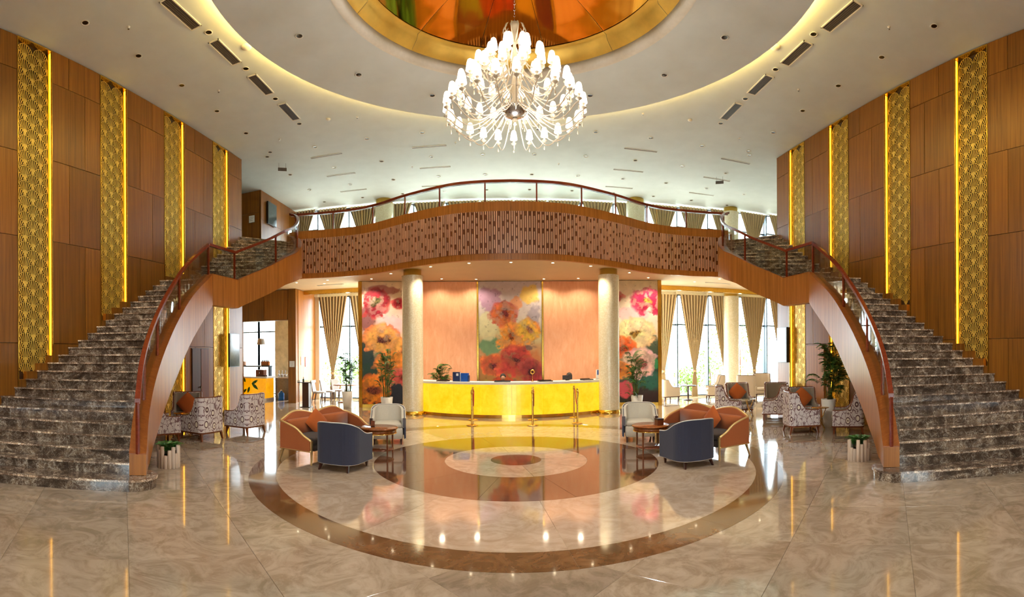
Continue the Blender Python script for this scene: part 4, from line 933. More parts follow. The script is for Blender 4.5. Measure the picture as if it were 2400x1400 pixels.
def loveseat(label, loc, rz, mir=1):
    e = thing('loveseat', label, 'sofa', loc, rz, 'orange loveseats with gilt trim')
    w, d = .98, .36
    p = densify([(w, d), (w, d * .3), (w + .02, -d + .04), (w - .02, -d), (w * .5, -d - .02), (0, -d - .03), (-w * .5, -d - .02), (-w + .02, -d), (-w - .02, -d + .04), (-w, d * .3), (-w, d)])
    sy = smooth_prof([(0, .42), (.05, .50), (.10, .62), (.19, .72), (.22, .74), (.31, .86), (.40, .85), (.48, .79), (.5, .775), (.52, .79), (.60, .85), (.69, .86), (.78, .74), (.81, .72), (.90, .62), (.95, .50), (1, .42)]); hh = curve_h(p, sy)
    ob('shell', MB().strip(p, .24, hh, .035), G['orange_fabric'], e)
    ob('gilt_trim', MB().tube([(x * 1.012, y * 1.03, h + .006) for (x, y), h in zip(p, hh)], .023, 6), G['pale_gold'], e)
    ob('gilt_rail', MB().tube([(x * 1.02, y * 1.06, .245) for x, y in p], .018, 6), G['pale_gold'], e)
    mb = MB(); pad(mb, [(w - .05, d + .02), (w - .05, -d + .06), (-w + .05, -d + .06), (-w + .05, d + .02)], .24, .36, .02); ob('base', mb, G['seat_brown'], e)
    for s in (-1, 1):
        mb = MB(); pad(mb, [(s * .01, d + .02), (s * (w - .06), d + .02), (s * (w - .06), -d + .08), (s * .01, -d + .08)], .36, .46, .03); ob('seat_cushion', mb, G['seat_brown'], e)
        ob('leg', MB().taper(s * w, d + .01, 0, .022, .022, .43, .045, .04), G['pale_gold'], e); ob('leg', leg(MB(), s * (w - .04), -d + .02, .24, .022, .045, s * .04, -.06), G['pale_gold'], e)
        mb = MB(); pad(mb, [(s * .03, -d + .16), (s * (w - .08), -d + .16), (s * (w - .08), -d + .05), (s * .03, -d + .05)], .45, .74, .03); ob('back_cushion', mb, G['orange_fabric'], e)
    return e
def wing_chair(label, loc, rz, outer='ikat_fabric', inside='grey_fabric', frame='furn_wood', cushion=True, h=.98, group='patterned wing chairs'):
    e = thing('wing_chair', label, 'armchair', loc, rz, group)
    p = densify(u_plan(.36, .36, .10), .035)
    sy = smooth_prof([(0, .56), (.10, .56), (.17, .60), (.22, .74), (.25, h - .04), (.29, h), (.5, h), (.71, h), (.75, h - .04), (.78, .74), (.83, .60), (.90, .56), (1, .56)], 6); hh = curve_h(p, sy)
    ob('shell', MB().strip([(x * 1.02, y * 1.02) for x, y in p], .20, hh, .022), G[outer], e)
    ob('inside_back', MB().strip([(x * .92, y * .92) for x, y in p], .36, [q - .012 for q in hh], .03), G[inside], e)
    ob('top_frame', MB().tube([(x, y, q + .006) for (x, y), q in zip(p, hh)], .017, 6), G[frame], e)
    ob('base_frame', MB().strip(p + [p[0]], .165, .20, .025), G[frame], e)
    mb = MB(); pad(mb, [(.33, .36), (.33, -.3), (-.33, -.3), (-.33, .36)], .19, .36, .02); ob('base', mb, G[outer], e)
    mb = MB(); pad(mb, [(.31, .40), (.31, -.29), (-.31, -.29), (-.31, .40)], .36, .47, .03); ob('seat_cushion', mb, G[inside], e)
    for s in (-1, 1):
        ob('leg', leg(MB(), s * .32, .32, .17, .035, .055, s * .02, .02), G[frame], e); ob('leg', leg(MB(), s * .32, -.32, .17, .035, .055, s * .02, -.04), G[frame], e)
    if cushion:
        o = ob('pillow', pil, parent=e, loc=(0, -.16, .70)); o.rotation_euler = (.25, PI / 4, 0)
    return e
def side_table(label, loc):
    e = thing('side_table', label, 'table', loc, 0, 'round lounge side tables'); r = .36
    ob('top', MB().lathe([(0, .50), (r, .50), (r + .012, .512), (r + .012, .524), (r, .535), (0, .535)], 36), G['table_wood'], e)
    ob('apron', MB().lathe([(r - .03, .42), (r - .02, .42), (r - .02, .50), (r - .03, .50)], 36), G['table_wood'], e); ob('bead', MB().lathe([(r - .02, .415), (r - .01, .42), (r - .02, .43)], 36), G['brass'], e)
    ob('shelf', MB().lathe([(0, .10), (r - .07, .10), (r - .07, .118), (0, .118)], 30), G['furn_wood'], e)
    for k in range(4): a = PI / 4 + k * PI / 2; ob('leg', leg(MB(), (r - .05) * math.cos(a), (r - .05) * math.sin(a), .43, .022, .034), G['furn_wood'], e)
    return e
def small_table(label, loc, h=.56, r=.27, top='brass', group='small gold tables'):
    e = thing('small_table', label, 'table', loc, 0, group)
    ob('top', MB().lathe([(0, h - .015), (r, h - .015), (r + .008, h - .006), (r, h), (0, h)], 28), G[top], e)
    for k in range(3):
        a = k * 2 * PI / 3 + .4; ob('leg', MB().tube([(.22 * math.cos(a), .22 * math.sin(a), 0), (-.05 * math.cos(a), -.05 * math.sin(a), h * .55), (-.15 * math.cos(a), -.15 * math.sin(a), h - .015)], .011, 6), G['brass'], e)
    return e
for sd, nm in ((-1, 'left'), (1, 'right')):
    tub_chair('navy-backed tub chair seen from behind in the %s lounge group' % nm, (sd * 2.93, -1.02, 0), sd * .2)
    tub_chair('cream tub chair facing the camera in the %s lounge group' % nm, (sd * 2.78, 1.62, 0), PI - sd * .22)
    loveseat('orange fabric loveseat with gilt edges in the %s lounge group' % nm, (sd * 3.56, -.02, 0), sd * (PI / 2 + .30))
    side_table('round wooden side table between the tub chairs of the %s lounge group' % nm, (sd * 2.63, .27, 0))
    o = ob('cushion', pil, None, None, (sd * 3.74, -.22, .66)); o.scale = (.84, .84, .84); o.rotation_euler = (.2, PI / 4, sd * (PI / 2 + .45)); tag(o, 'square orange cushion on the %s loveseat' % nm, 'cushion', 'loose lounge cushions')
e = thing('tissue_box', 'small brown leather box on the right side table', 'box', (2.76, .12, .535), .2); ob('body', MB().box(-.065, .065, -.065, .065, 0, .125), G['furn_wood'], e); ob('lid', MB().box(-.068, .068, -.068, .068, .105, .135), G['leather_dark'], e)
e = thing('table_sign', 'small bronze card stand on the left side table', 'sign', (-2.74, .22, .535), .1); ob('plate', MB().box(-.035, .035, -.006, .006, .02, .12), G['furn_wood'], e); ob('foot', MB().box(-.04, .04, -.025, .025, 0, .02), G['dark_wood'], e)
wing_chair('patterned wing chair nearest the left staircase, seen from the side', (-6.9, .40, 0), 1.4, cushion=False); wing_chair('patterned wing chair half hidden behind the nearer left one', (-6.5, 1.75, 0), 1.4, cushion=False)
wing_chair('grey-faced wing chair with orange cushion under the left stair', (-7.9, 1.15, 0), -2.55); wing_chair('patterned wing chair mostly hidden behind the left stringer', (-7.55, -.35, 0), -.5, cushion=False)
small_table('low gold round table among the left wing chairs', (-7.5, .42, 0), r=.2)
wing_chair('large patterned wing chair in front on the right, seen from behind', (6.65, .95, 0), -1.9, cushion=False); wing_chair('patterned wing chair partly behind the right stringer', (7.5, .15, 0), .85, cushion=False)
wing_chair('grey wing chair with orange cushion behind the front right patterned chair', (7.45, 2.0, 0), 2.75); wing_chair('patterned wing chair just behind the right loveseat', (6.15, 3.95, 0), -2.0, cushion=False)
wing_chair('grey wing chair with orange cushion diamond facing the camera', (6.95, 4.85, 0), 2.95); wing_chair('patterned wing chair in the middle of the right cluster', (7.4, 3.35, 0), 1.0, cushion=False); wing_chair('far wing chair by the gold screen on the right', (8.05, 4.35, 0), 2.6, cushion=False)
small_table('low gold round table between the front right wing chairs', (7.25, .95, 0), r=.22); small_table('small glass topped table between the rear right wing chairs', (6.92, 4.12, 0), .56, .22, 'glass', 'glass tables')
# armchairs and tables by the right lower windows
kw = dict(outer='beige_fabric', inside='beige_fabric', frame='dark_wood', cushion=False, group='beige window armchairs')
wing_chair('beige armchair beside the right mural, seen from the side', (6.45, 10.3, 0), -1.35, h=.88, **kw); wing_chair('beige armchair with a patterned throw by the windows', (8.55, 10.1, 0), 1.3, h=1.02, **kw)
wing_chair('beige wing chair seen from behind beside the window column', (9.3, 8.7, 0), -.5, h=1.06, **kw); wing_chair('pale high-back chair in front of the rightmost window', (10.6, 9.6, 0), 2.8, h=1.06, **kw)
o = ob('throw_blanket', MB().strip(densify([(-.16, 0), (.16, 0)], .04), 0, .42, .02), G['throw_fabric'], None, (8.43, 9.98, .66), 1.3); tag(o, 'white patterned throw over the beige armchair', 'blanket')
def round_table(label, loc, h, r, top='dark_wood', leg_='dark_wood', group='window tables'):
    e = thing('round_table', label, 'table', loc, 0, group); ob('top', MB().lathe([(0, h - .03), (r, h - .03), (r, h), (0, h)], 28), G[top], e)
    ob('pedestal', MB().lathe([(.03, .03), (.04, h * .3), (.03, h - .03)], 12), G[leg_], e); ob('foot', MB().lathe([(0, .0), (r * .6, 0), (r * .6, .02), (.03, .05)], 24), G[leg_], e); return e
round_table('small dark round table between the beige armchairs', (7.35, 10.25, 0), .62, .35); 
# dining set by the left lower windows
def dining_chair(label, loc, rz):
    e = thing('dining_chair', label, 'chair', loc, rz, 'grey dining chairs'); mb = MB(); pad(mb, [(.22, .22), (.22, -.22), (-.22, -.22), (-.22, .22)], .40, .48, .025); ob('seat', mb, G['chair_grey'], e)
    mb = MB(); mb.add([(-.21, -.20, .46), (.21, -.20, .46), (.21, -.29, .92), (-.21, -.29, .92), (-.21, -.26, .46), (.21, -.26, .46), (.21, -.34, .92), (-.21, -.34, .92)], [(0, 1, 2, 3), (7, 6, 5, 4), (0, 3, 7, 4), (1, 5, 6, 2), (3, 2, 6, 7), (0, 4, 5, 1)]); ob('backrest', mb, G['chair_grey'], e)
    for s in (-1, 1): ob('leg', leg(MB(), s * .19, .19, .41, .025, .04), G['dark_wood'], e); ob('leg', leg(MB(), s * .19, -.2, .41, .025, .04, 0, -.07), G['dark_wood'], e)
    return e
round_table('light wood round dining table by the left lower windows', (-6.75, 10.4, 0), .75, .55, 'table_wood', 'table_wood', 'dining tables')
for k, (x, y, r_, w) in enumerate(((-7.75, 9.9, -1.5, 'nearest the wood return wall'), (-7.6, 10.55, -1.6, 'second from the wood return wall'), (-7.3, 11.1, -2.0, 'farthest by the left curtain'), (-5.85, 10.5, 1.6, 'behind the left window plant'))): dining_chair('grey upholstered dining chair ' + w, (x, y, 0), r_)

# ================================================================== STANCHIONS
ps = MB().lathe([(.0, 0), (.155, 0), (.155, .012), (.10, .03), (.03, .04), (.026, .08), (.024, .86), (.034, .87), (.034, .93), (.024, .94), (.03, .96), (.02, .985), (.0, .99)], 20)
for k, (x, y, w) in enumerate(((-1.11, 4.41, 'front left'), (.55, 4.37, 'front middle'), (1.82, 4.6, 'front right'), (-1.16, 5.55, 'rear left'), (.62, 5.5, 'rear middle'), (1.9, 5.85, 'rear right'))):
    e = thing('stanchion', 'brass barrier post, %s of the six before the desk' % w, 'barrier post', (x, y, 0), 0, 'brass barrier posts')
    ob('base', MB().lathe([(.0, 0), (.155, 0), (.155, .012), (.10, .03), (.03, .04)], 22), G['dark_wood' if False else 'brass'], e); ob('pole', MB().lathe([(.026, .03), (.024, .86)], 14), G['brass'], e)
    ob('cap', MB().lathe([(.024, .86), (.034, .87), (.034, .93), (.024, .94), (.03, .96), (.02, .985), (0, .99)], 14), G['brass'], e)
for k, (a, b, w) in enumerate((((-1.11, 4.41), (-1.16, 5.55), 'left'), ((.55, 4.37), (.62, 5.5), 'middle'), ((1.82, 4.6), (1.9, 5.85), 'right'))):
    pts = [(a[0] + (b[0] - a[0]) * t_ + .03, a[1] + (b[1] - a[1]) * t_, .90 - .42 * math.sin(PI * t_)) for t_ in np.linspace(0.02, .98, 16)]
    tag(ob('barrier_rope', MB().tube(pts, .014, 7), G['red_rope'], None), 'red rope hanging between the %s pair of barrier posts' % w, 'rope', 'barrier ropes')

# ================================================================== PLANTS
def frond_mesh(name, L, rise, droop, n=16, ll=.2, mat='leaf', lw=.026):
    mb = MB(); r = random.Random(int(L * 100)); pts = []
    for t_ in np.linspace(0, 1, 12): pts.append((L * t_ * .92, 0, rise * math.sin(t_ * 1.7) - droop * t_ ** 2.4))
    mb.tube(pts, [.007 * (1 - .8 * t_) for t_ in np.linspace(0, 1, 12)], 4, 1); P = np.array(pts)
    for k in range(n):
        t_ = .22 + .76 * k / (n - 1); c = np.array([np.interp(t_ * 11, range(12), P[:, q]) for q in range(3)]); l = ll * math.sin(PI * (.12 + .82 * t_)) ** .7
        for s in (-1, 1):
            d = np.array([.55, s * .8, -.18 + r.uniform(-.15, .1)]); d /= np.linalg.norm(d); tip = c + d * l + np.array([0, 0, -.10 * l]); mid = c + d * l * .45; pr = np.array([-d[1], d[0], 0]) * lw
            mb.add([c, mid + pr, tip, mid - pr + np.array([0, 0, .004])], [(0, 1, 2), (0, 2, 3)], 0)
    return mb.mesh(name, [G[mat], G['stem_green']])
fr_ = [frond_mesh('frond', .75, .42, .30, 17, .21), frond_mesh('frond', .6, .5, .2, 15, .19), frond_mesh('frond', .5, .3, .32, 14, .2)]
fl_ = [frond_mesh('frond', .7, .45, .28, 15, .2, 'leaf_light'), frond_mesh('frond', .55, .4, .2, 13, .18, 'leaf_light')]
def palm(label, loc, ph, pr, top, nst, nfr, spread=.16, fm=fr_, sc=1.0, seed=1, pot='pot_white'):
    e = thing('potted_palm', label, 'potted plant', loc, 0, 'potted palms'); r = random.Random(seed)
    ob('pot', MB().lathe([(0, 0), (pr * .72, 0), (pr, ph), (pr * .92, ph), (pr * .9, ph - .04)], 24), G[pot], e); ob('soil', MB().lathe([(0, ph - .05), (pr * .91, ph - .05)], 20), G['soil'], e)
    for k in range(nst):
        a = r.uniform(0, 2 * PI); q = pr * .6 * r.random(); x, y = q * math.cos(a), q * math.sin(a); h = ph + (top - ph) * r.uniform(.25, .80); tx, ty = x + spread * math.cos(a) * r.random(), y + spread * math.sin(a) * r.random()
        ob('stem', MB().tube([(x, y, ph - .05), ((x + tx) / 2 * .9, (y + ty) / 2 * .9, (ph + h) / 2), (tx, ty, h)], [.012, .010, .007], 5), G['stem_green'], e)
        for j in range(nfr):
            f = ob('frond', r.choice(fm), parent=e, loc=(tx, ty, h - .05 * j * (top - ph) * r.random() * 2)); f.rotation_euler = (r.uniform(-.2, .2), r.uniform(-.75, .05), r.uniform(0, 2 * PI)); s = sc * r.uniform(.7, 1.05); f.scale = (s, s, s)
    return e
palm('feathery palm in a white pot at the left end of the desk', (-4.05, 6.6, 0), .58, .20, 2.25, 11, 5, .2, fr_, .62, 3); palm('feathery palm in a white pot at the right end of the desk', (4.1, 6.6, 0), .58, .20, 2.3, 11, 5, .22, fr_, .68, 5)
palm('dark bushy palm behind the left part of the desk', (-2.55, 8.35, 0), .5, .2, 1.75, 9, 5, .25, fr_, .75, 8)
palm('bushy green palm in a white pot by the left lower windows', (-6.0, 8.34, 0), .62, .21, 2.2, 12, 6, .16, fr_, .68, 11); palm('tall bushy palm in a white pot under the right stair', (7.75, 1.25, 0), .72, .2, 2.25, 13, 6, .2, fr_, .82, 14)
# planters of split logs by the foot of each stair
for sd, nm in ((-1, 'left'), (1, 'right')):
    e = thing('log_planter', 'planter of upright pale split logs at the foot of the %s stair' % nm, 'planter', (sd * 5.62, -2.36, 0), 0, 'log planters'); r = random.Random(sd)
    for k in range(16):
        a = 2 * PI * k / 16; q = .17; h = r.uniform(.22, .42)
        ob('log', MB().lathe([(.036, 0), (.034, h), (0, h + .003)], 8, (q * math.cos(a), q * math.sin(a), 0)), G['log_wood'], e)
    ob('soil', MB().lathe([(0, .2), (.15, .2)], 16), G['soil'], e)
    for k in range(9):
        f = ob('frond', fr_[2], parent=e, loc=(.05 * math.cos(k), .05 * math.sin(k), .2)); f.rotation_euler = (0, -.8, k * .7); f.scale = (.6,) * 3

# ================================================================== LEFT: BAR, STAND, SIGNS, SCREENS
for x0, x1 in ((-14.2, -12.3), (-12.3, -11.25)): window(x0, x1, .05, 3.9, 12.95, (), (3.2,))
struct('wall_bar_stone', MB().box(-11.25, -8.9, 12.7, 13.1, 0, ZS - .01), G['stone_beige']); struct('wall_bar_lintel', MB().box(-14.3, -11.25, 12.85, 13.1, 3.9, ZS - .01), G['wall_paint'])
e = thing('bar_counter', 'glowing amber bar counter with dark green leaf print in the left opening', 'bar counter', (-11.4, 9.9, 0))
for k in range(3): ob('front_panel', MB().box(-1.1 + .74 * k, -.37 + .74 * k, 0, .03, .1, .98), G['onyx_amber'], e)
ob('side_panel', MB().box(1.10, 1.13, .01, .75, .1, .98), G['onyx_amber'], e); ob('top', MB().box(-1.15, 1.2, -.06, .8, .98, 1.05), G['white_paint'], e); ob('plinth', MB().box(-1.12, 1.14, .0, .76, 0, .1), G['white_paint'], e)
ob('carcass', MB().box(-1.1, 1.1, .03, .75, .1, .97), G['dark_wood'], e)
def leaf_poly(L, w, a):
    pts = [(L * t_, w * math.sin(PI * t_) ** .8 * (1 - .25 * t_)) for t_ in np.linspace(0, 1, 10)]; pts += [(x, -z) for x, z in pts[1:-1]][::-1]; return [(x * math.cos(a) - z * math.sin(a), x * math.sin(a) + z * math.cos(a)) for x, z in pts]
for (x, z, L, w, a) in ((.42, .75, .42, .08, -.7), (.40, .72, .38, .07, .5), (.30, .60, .3, .07, -1.9), (.1, .8, .35, .08, 2.2), (.15, .5, .3, .06, -2.4)):
    pp = leaf_poly(L, w, a); n = len(pp); ob('leaf_print', MB().add([(x + p, -.003, z + q) for p, q in pp] + [(x + p, -.0005, z + q) for p, q in pp], [tuple(range(n))] + [(i, n + i, n + (i + 1) % n, (i + 1) % n) for i in range(n)]), G['leaf'], e)
e = thing('bar_shelf', 'grey back shelf with small crates behind the bar', 'shelf', (-11.7, 11.3, 0)); ob('board', MB().box(-1, .95, -.15, .15, 1.45, 1.52), G['frame_grey'], e); ob('upright', MB().box(.86, .95, -.1, .1, 0, 1.45), G['frame_grey'], e); ob('upright', MB().box(-1, -.91, -.1, .1, 0, 1.45), G['frame_grey'], e)
for k, (x, n) in enumerate(((-12.35, 3), (-11.05, 4))):
    c = thing('crate', 'small wooden bottle crate %s on the back shelf of the bar' % ('left' if k == 0 else 'right'), 'crate', (x, 11.3, 1.52), 0, 'bottle crates')
    ob('box', MB().box(-.2, .2, -.1, .1, 0, .02).box(-.2, .2, -.1, -.085, 0, .2).box(-.2, .2, .085, .1, 0, .2).box(-.2, -.185, -.1, .1, 0, .2).box(.185, .2, -.1, .1, 0, .2), G['table_wood'], c)
    for j in range(n):
        b = thing('bottle', 'dark bottle in the %s crate on the back shelf' % ('left' if k == 0 else 'right'), 'bottle', (x - .13 + .09 * j, 11.3, 1.54), 0, 'bottles in the %s crate' % ('left' if k == 0 else 'right')); ob('body', MB().lathe([(0, 0), (.035, 0), (.035, .2), (.013, .27), (.013, .34)], 10), G['bottle_green'], b); ob('cap', MB().lathe([(.014, .33), (.014, .355), (0, .356)], 8), G['white_paint'], b)
e = thing('table_lamp', 'tall lamp with grey tapered shade standing at the bar window', 'lamp', (-11.08, 10.95, 0)); ob('pole', MB().lathe([(.012, .02), (.012, 2.55)], 8), G['silver'], e); ob('base', MB().lathe([(0, 0), (.14, 0), (.14, .02), (.012, .03)], 18), G['silver'], e); ob('shade', MB().lathe([(.20, 2.5), (.145, 2.78), (.14, 2.78), (.195, 2.5)], 24), G['shade_fabric'], e)
e = thing('coffee_machine', 'dark red coffee machine on the bar top', 'coffee machine', (-10.72, 10.3, 1.051)); ob('body', MB().box(-.2, .2, -.15, .15, .0, .3), G['furn_wood'], e); ob('tray', MB().box(-.1, .32, -.2, -.02, 0, .06), G['dark_wood'], e); ob('spout', MB().lathe([(.02, .12), (.02, .2)], 8, (0, -.17, 0)), G['steel'], e)
for k in range(4):
    b = thing('beer_tap', 'slim tap handle in the row right of the bar top', 'tap', (-10.18 + .16 * k, 11.0, 1.0), 0, 'row of taps'); ob('handle', MB().lathe([(.012, .14), (.02, .3), (0, .31)], 8), G['steel'], b); ob('jug', MB().lathe([(0, 0), (.06, 0), (.05, .13), (.02, .14)], 10), G['silver'], b)
e = thing('serving_counter', 'grey serving counter right of the bar', 'counter', (-9.95, 11.05, 0)); ob('body', MB().box(-.35, .45, -.2, .2, 0, .96), G['fridge_grey'], e); ob('top', MB().box(-.37, .47, -.22, .22, .96, 1.0), G['white_paint'], e)
e = thing('water_bottle', 'large blue water bottle on the floor beside the bar', 'bottle', (-9.82, 10.5, 0)); ob('body', MB().lathe([(0, 0), (.13, 0), (.14, .02), (.14, .12), (.13, .14), (.14, .16), (.14, .30), (.05, .38), (.04, .42)], 18), G['water_blue'], e); ob('cap', MB().lathe([(.042, .41), (.042, .45), (0, .455)], 12), G['white_paint'], e)
e = thing('water_feature', 'grey ribbed water feature against the stone wall inside the bar', 'water feature', (-9.45, 11.75, 0)); ob('body', MB().box(-.2, .25, 0, .25, 0, 1.1), G['fridge_grey'], e); ob('tower', MB().box(-.12, .25, .02, .25, 1.1, 1.75), G['fridge_grey'], e)
for k in range(7): ob('rib', MB().box(-.2, .25, -.03, .0, .06 + .15 * k, .13 + .15 * k), G['vent_grey'], e)
ob('basin', MB().box(-.05, .12, -.05, .02, 1.1, 1.4), G['white_paint'], e)
def sign(name, label, c, n_axis, w, h, lines=3, frame='steel', face='print_white', cat='sign'):
    e = thing(name, label, cat, c); s = lambda a0, a1, d0, d1, z0, z1: MB().box(a0, a1, *sorted((d0, d1)), z0, z1) if n_axis == 'y' else MB().box(*sorted((-d0, -d1)), a0, a1, z0, z1)
    ob('frame', s(-w / 2, w / 2, 0, -.015, -h / 2, h / 2), G[frame], e); ob('face', s(-w / 2 + .015, w / 2 - .015, -.015, -.019, -h / 2 + .015, h / 2 - .015), G[face], e)
    for k in range(lines): z = h * (.25 - .22 * k); ob('print_line', s(-w * .3, w * (.3 - .06 * k), -.019, -.0205, z - h * .02, z + h * .02), G['vent_grey'], e)
    return e
sign('wall_sign', 'small white notice on the wood pillar beside the bar opening', (-8.77, 9.42, 1.62), 'y', .25, .26); sign('wall_sign', 'small framed notice on the upper left gallery wall', (-9.88, 8.06, 7.46), 'y', .28, .30)
sign('wall_sign', 'white safety notice on the wood return wall', (-8.585, 10.02, 1.75), 'x', .26, .36, frame='print_white'); sign('wall_sign', 'red and white fire notice on the wood return wall', (-8.585, 10.45, 1.70), 'x', .24, .42, frame='red_rope', face='print_white')
def tv(label, c, sd, w, h):
    e = thing('television', label, 'television', c); f = -sd
    ob('body', MB().box(*sorted((0, f * .07)), -w / 2, w / 2, -h / 2, h / 2), G['black_plastic'], e); ob('screen', MB().box(*sorted((f * .07, f * .074)), -w / 2 + .02, w / 2 - .02, -h / 2 + .02, h / 2 - .02), G['screen_glow'], e); ob('bracket', MB().box(*sorted((0, -f * .02)), -.1, .1, -.1, .1), G['steel'], e)
tv('upright flat screen on the last wood panel below the left stair', (-WX + .03, 4.48, 2.14), -1, .60, 1.08); tv('upright flat screen on the last wood panel below the right stair', (WX - .03, 4.72, 2.22), 1, .60, 1.16); tv('flat screen on the upper left gallery wall', (-9.43, 8.85, 7.78), -1, .75, .9)
e = thing('display_stand', 'dark wood pedestal with glass tray top left of the window plant', 'stand', (-7.55, 8.1, 0)); ob('slab', MB().box(-.13, .13, -.12, .12, .02, .93), G['dark_wood'], e); ob('foot', MB().box(-.2, .2, -.18, .18, 0, .02), G['black_plastic'], e); ob('tray', MB().box(-.3, .3, -.2, .2, .93, .95), G['black_plastic'], e); ob('glass_edge', MB().box(-.3, .3, -.2, -.19, .95, 1.03).box(-.3, .3, .19, .2, .95, 1.03).box(-.3, -.29, -.2, .2, .95, 1.03).box(.29, .3, -.2, .2, .95, 1.03), G['glass'], e)
for s in (-1, 1): ob('rail', MB().tube([(s * .24, -.15, 0), (s * .24, -.15, .93)], .012, 6), G['steel'], e)
b = thing('hand_gel', 'small pump bottle on the pedestal tray', 'bottle', (-7.68, 8.1, .95)); ob('body', MB().lathe([(0, 0), (.035, 0), (.035, .12), (.012, .14)], 10), G['bottle_green'], b); ob('pump', MB().lathe([(.01, .14), (.01, .19), (.03, .19), (0, .2)], 8), G['black_plastic'], b)
for x, y, w, r_ in ((-7.55, 6.1, 'left', .6), (7.62, 7.6, 'right', -.6)):
    e = thing('hanging_sign', 'small dark sign hanging from the ceiling over the %s gallery' % w, 'sign', (x, y, ZC), r_); ob('plate', MB().box(-.15, .15, -.01, .01, -.27, -.16), G['vent_grey'], e); [ob('rod', MB().tube([(q, 0, -.16), (q, 0, 0)], .005, 5), G['steel'], e) for q in (-.12, .12)]

# ================================================================== ON THE DESK
def dpos(x, back=.3): r = DR - back; a = math.asin(x / r); return (x, DC - r * math.cos(a), 1.10), a
p, a = dpos(-1.74, .25); e = thing('binder', 'dark navy upright binder on the desk', 'binder', p, a); ob('cover', MB().box(-.13, .13, -.03, .03, 0, .30), G['navy_plastic'], e); ob('pages', MB().box(-.12, .132, -.022, .022, .01, .29), G['print_white'], e); ob('label', MB().box(.0, .08, -.033, -.03, .18, .26), G['print_white'], e)
p, a = dpos(-1.47, .25); e = thing('folder_box', 'bright blue file box on the desk', 'file box', p, a); ob('box', MB().box(-.12, .12, -.05, .05, 0, .27), G['blue_plastic'], e); ob('edge', MB().box(.12, .15, -.05, .05, 0, .2), G['navy_plastic'], e)
for x, w, lab in ((-.28, .5, 'flat dark blotter tray before the left clerk'), (1.05, .45, 'flat dark blotter tray at the centre right of the desk'), (2.47, .42, 'flat dark blotter tray at the right end of the desk'), (-2.2, .4, 'flat dark blotter tray beside the binder')):
    p, a = dpos(x, .2); e = thing('desk_tray', lab, 'tray', p, a); ob('board', MB().box(-w / 2, w / 2, -.1, .1, 0, .03), G['black_plastic'], e); ob('rim', MB().box(-w / 2, w / 2, .085, .1, .03, .05), G['dark_wood'], e)
p, a = dpos(1.83, .45); e = thing('computer_monitor', 'slanted dark computer monitor beside the right clerk', 'monitor', p, a + .35); ob('panel', MB().box(-.25, .22, -.02, .02, .03, .17), G['uniform'], e); ob('stand', MB().box(-.06, .06, -.03, .05, 0, .05), G['black_plastic'], e)
p, a = dpos(2.93, .25); e = thing('card_stand', 'white and blue card stand at the right end of the desk', 'sign', p, a); ob('card', MB().box(-.11, .11, -.005, .005, .0, .33), G['print_white'], e); ob('blue_print', MB().box(-.06, .09, -.008, -.005, .15, .31), G['blue_plastic'], e); ob('foot', MB().box(-.12, .12, -.04, .04, 0, .015), G['steel'], e)
p, a = dpos(.66, .35); e = thing('round_sign', 'small round pale sign on a thin stem on the desk', 'sign', p, a); ob('disc', MB().lathe([(.04, .0), (.075, .0), (.075, .015), (.04, .015), (.04, 0)], 20), G['brass'], e).matrix_local = Matrix.Translation((0, 0, .30)) @ Matrix.Rotation(PI / 2, 4, 'X'); ob('stem', MB().lathe([(.05, 0), (.05, .01), (.006, .02), (.006, .24)], 10), G['brass'], e)

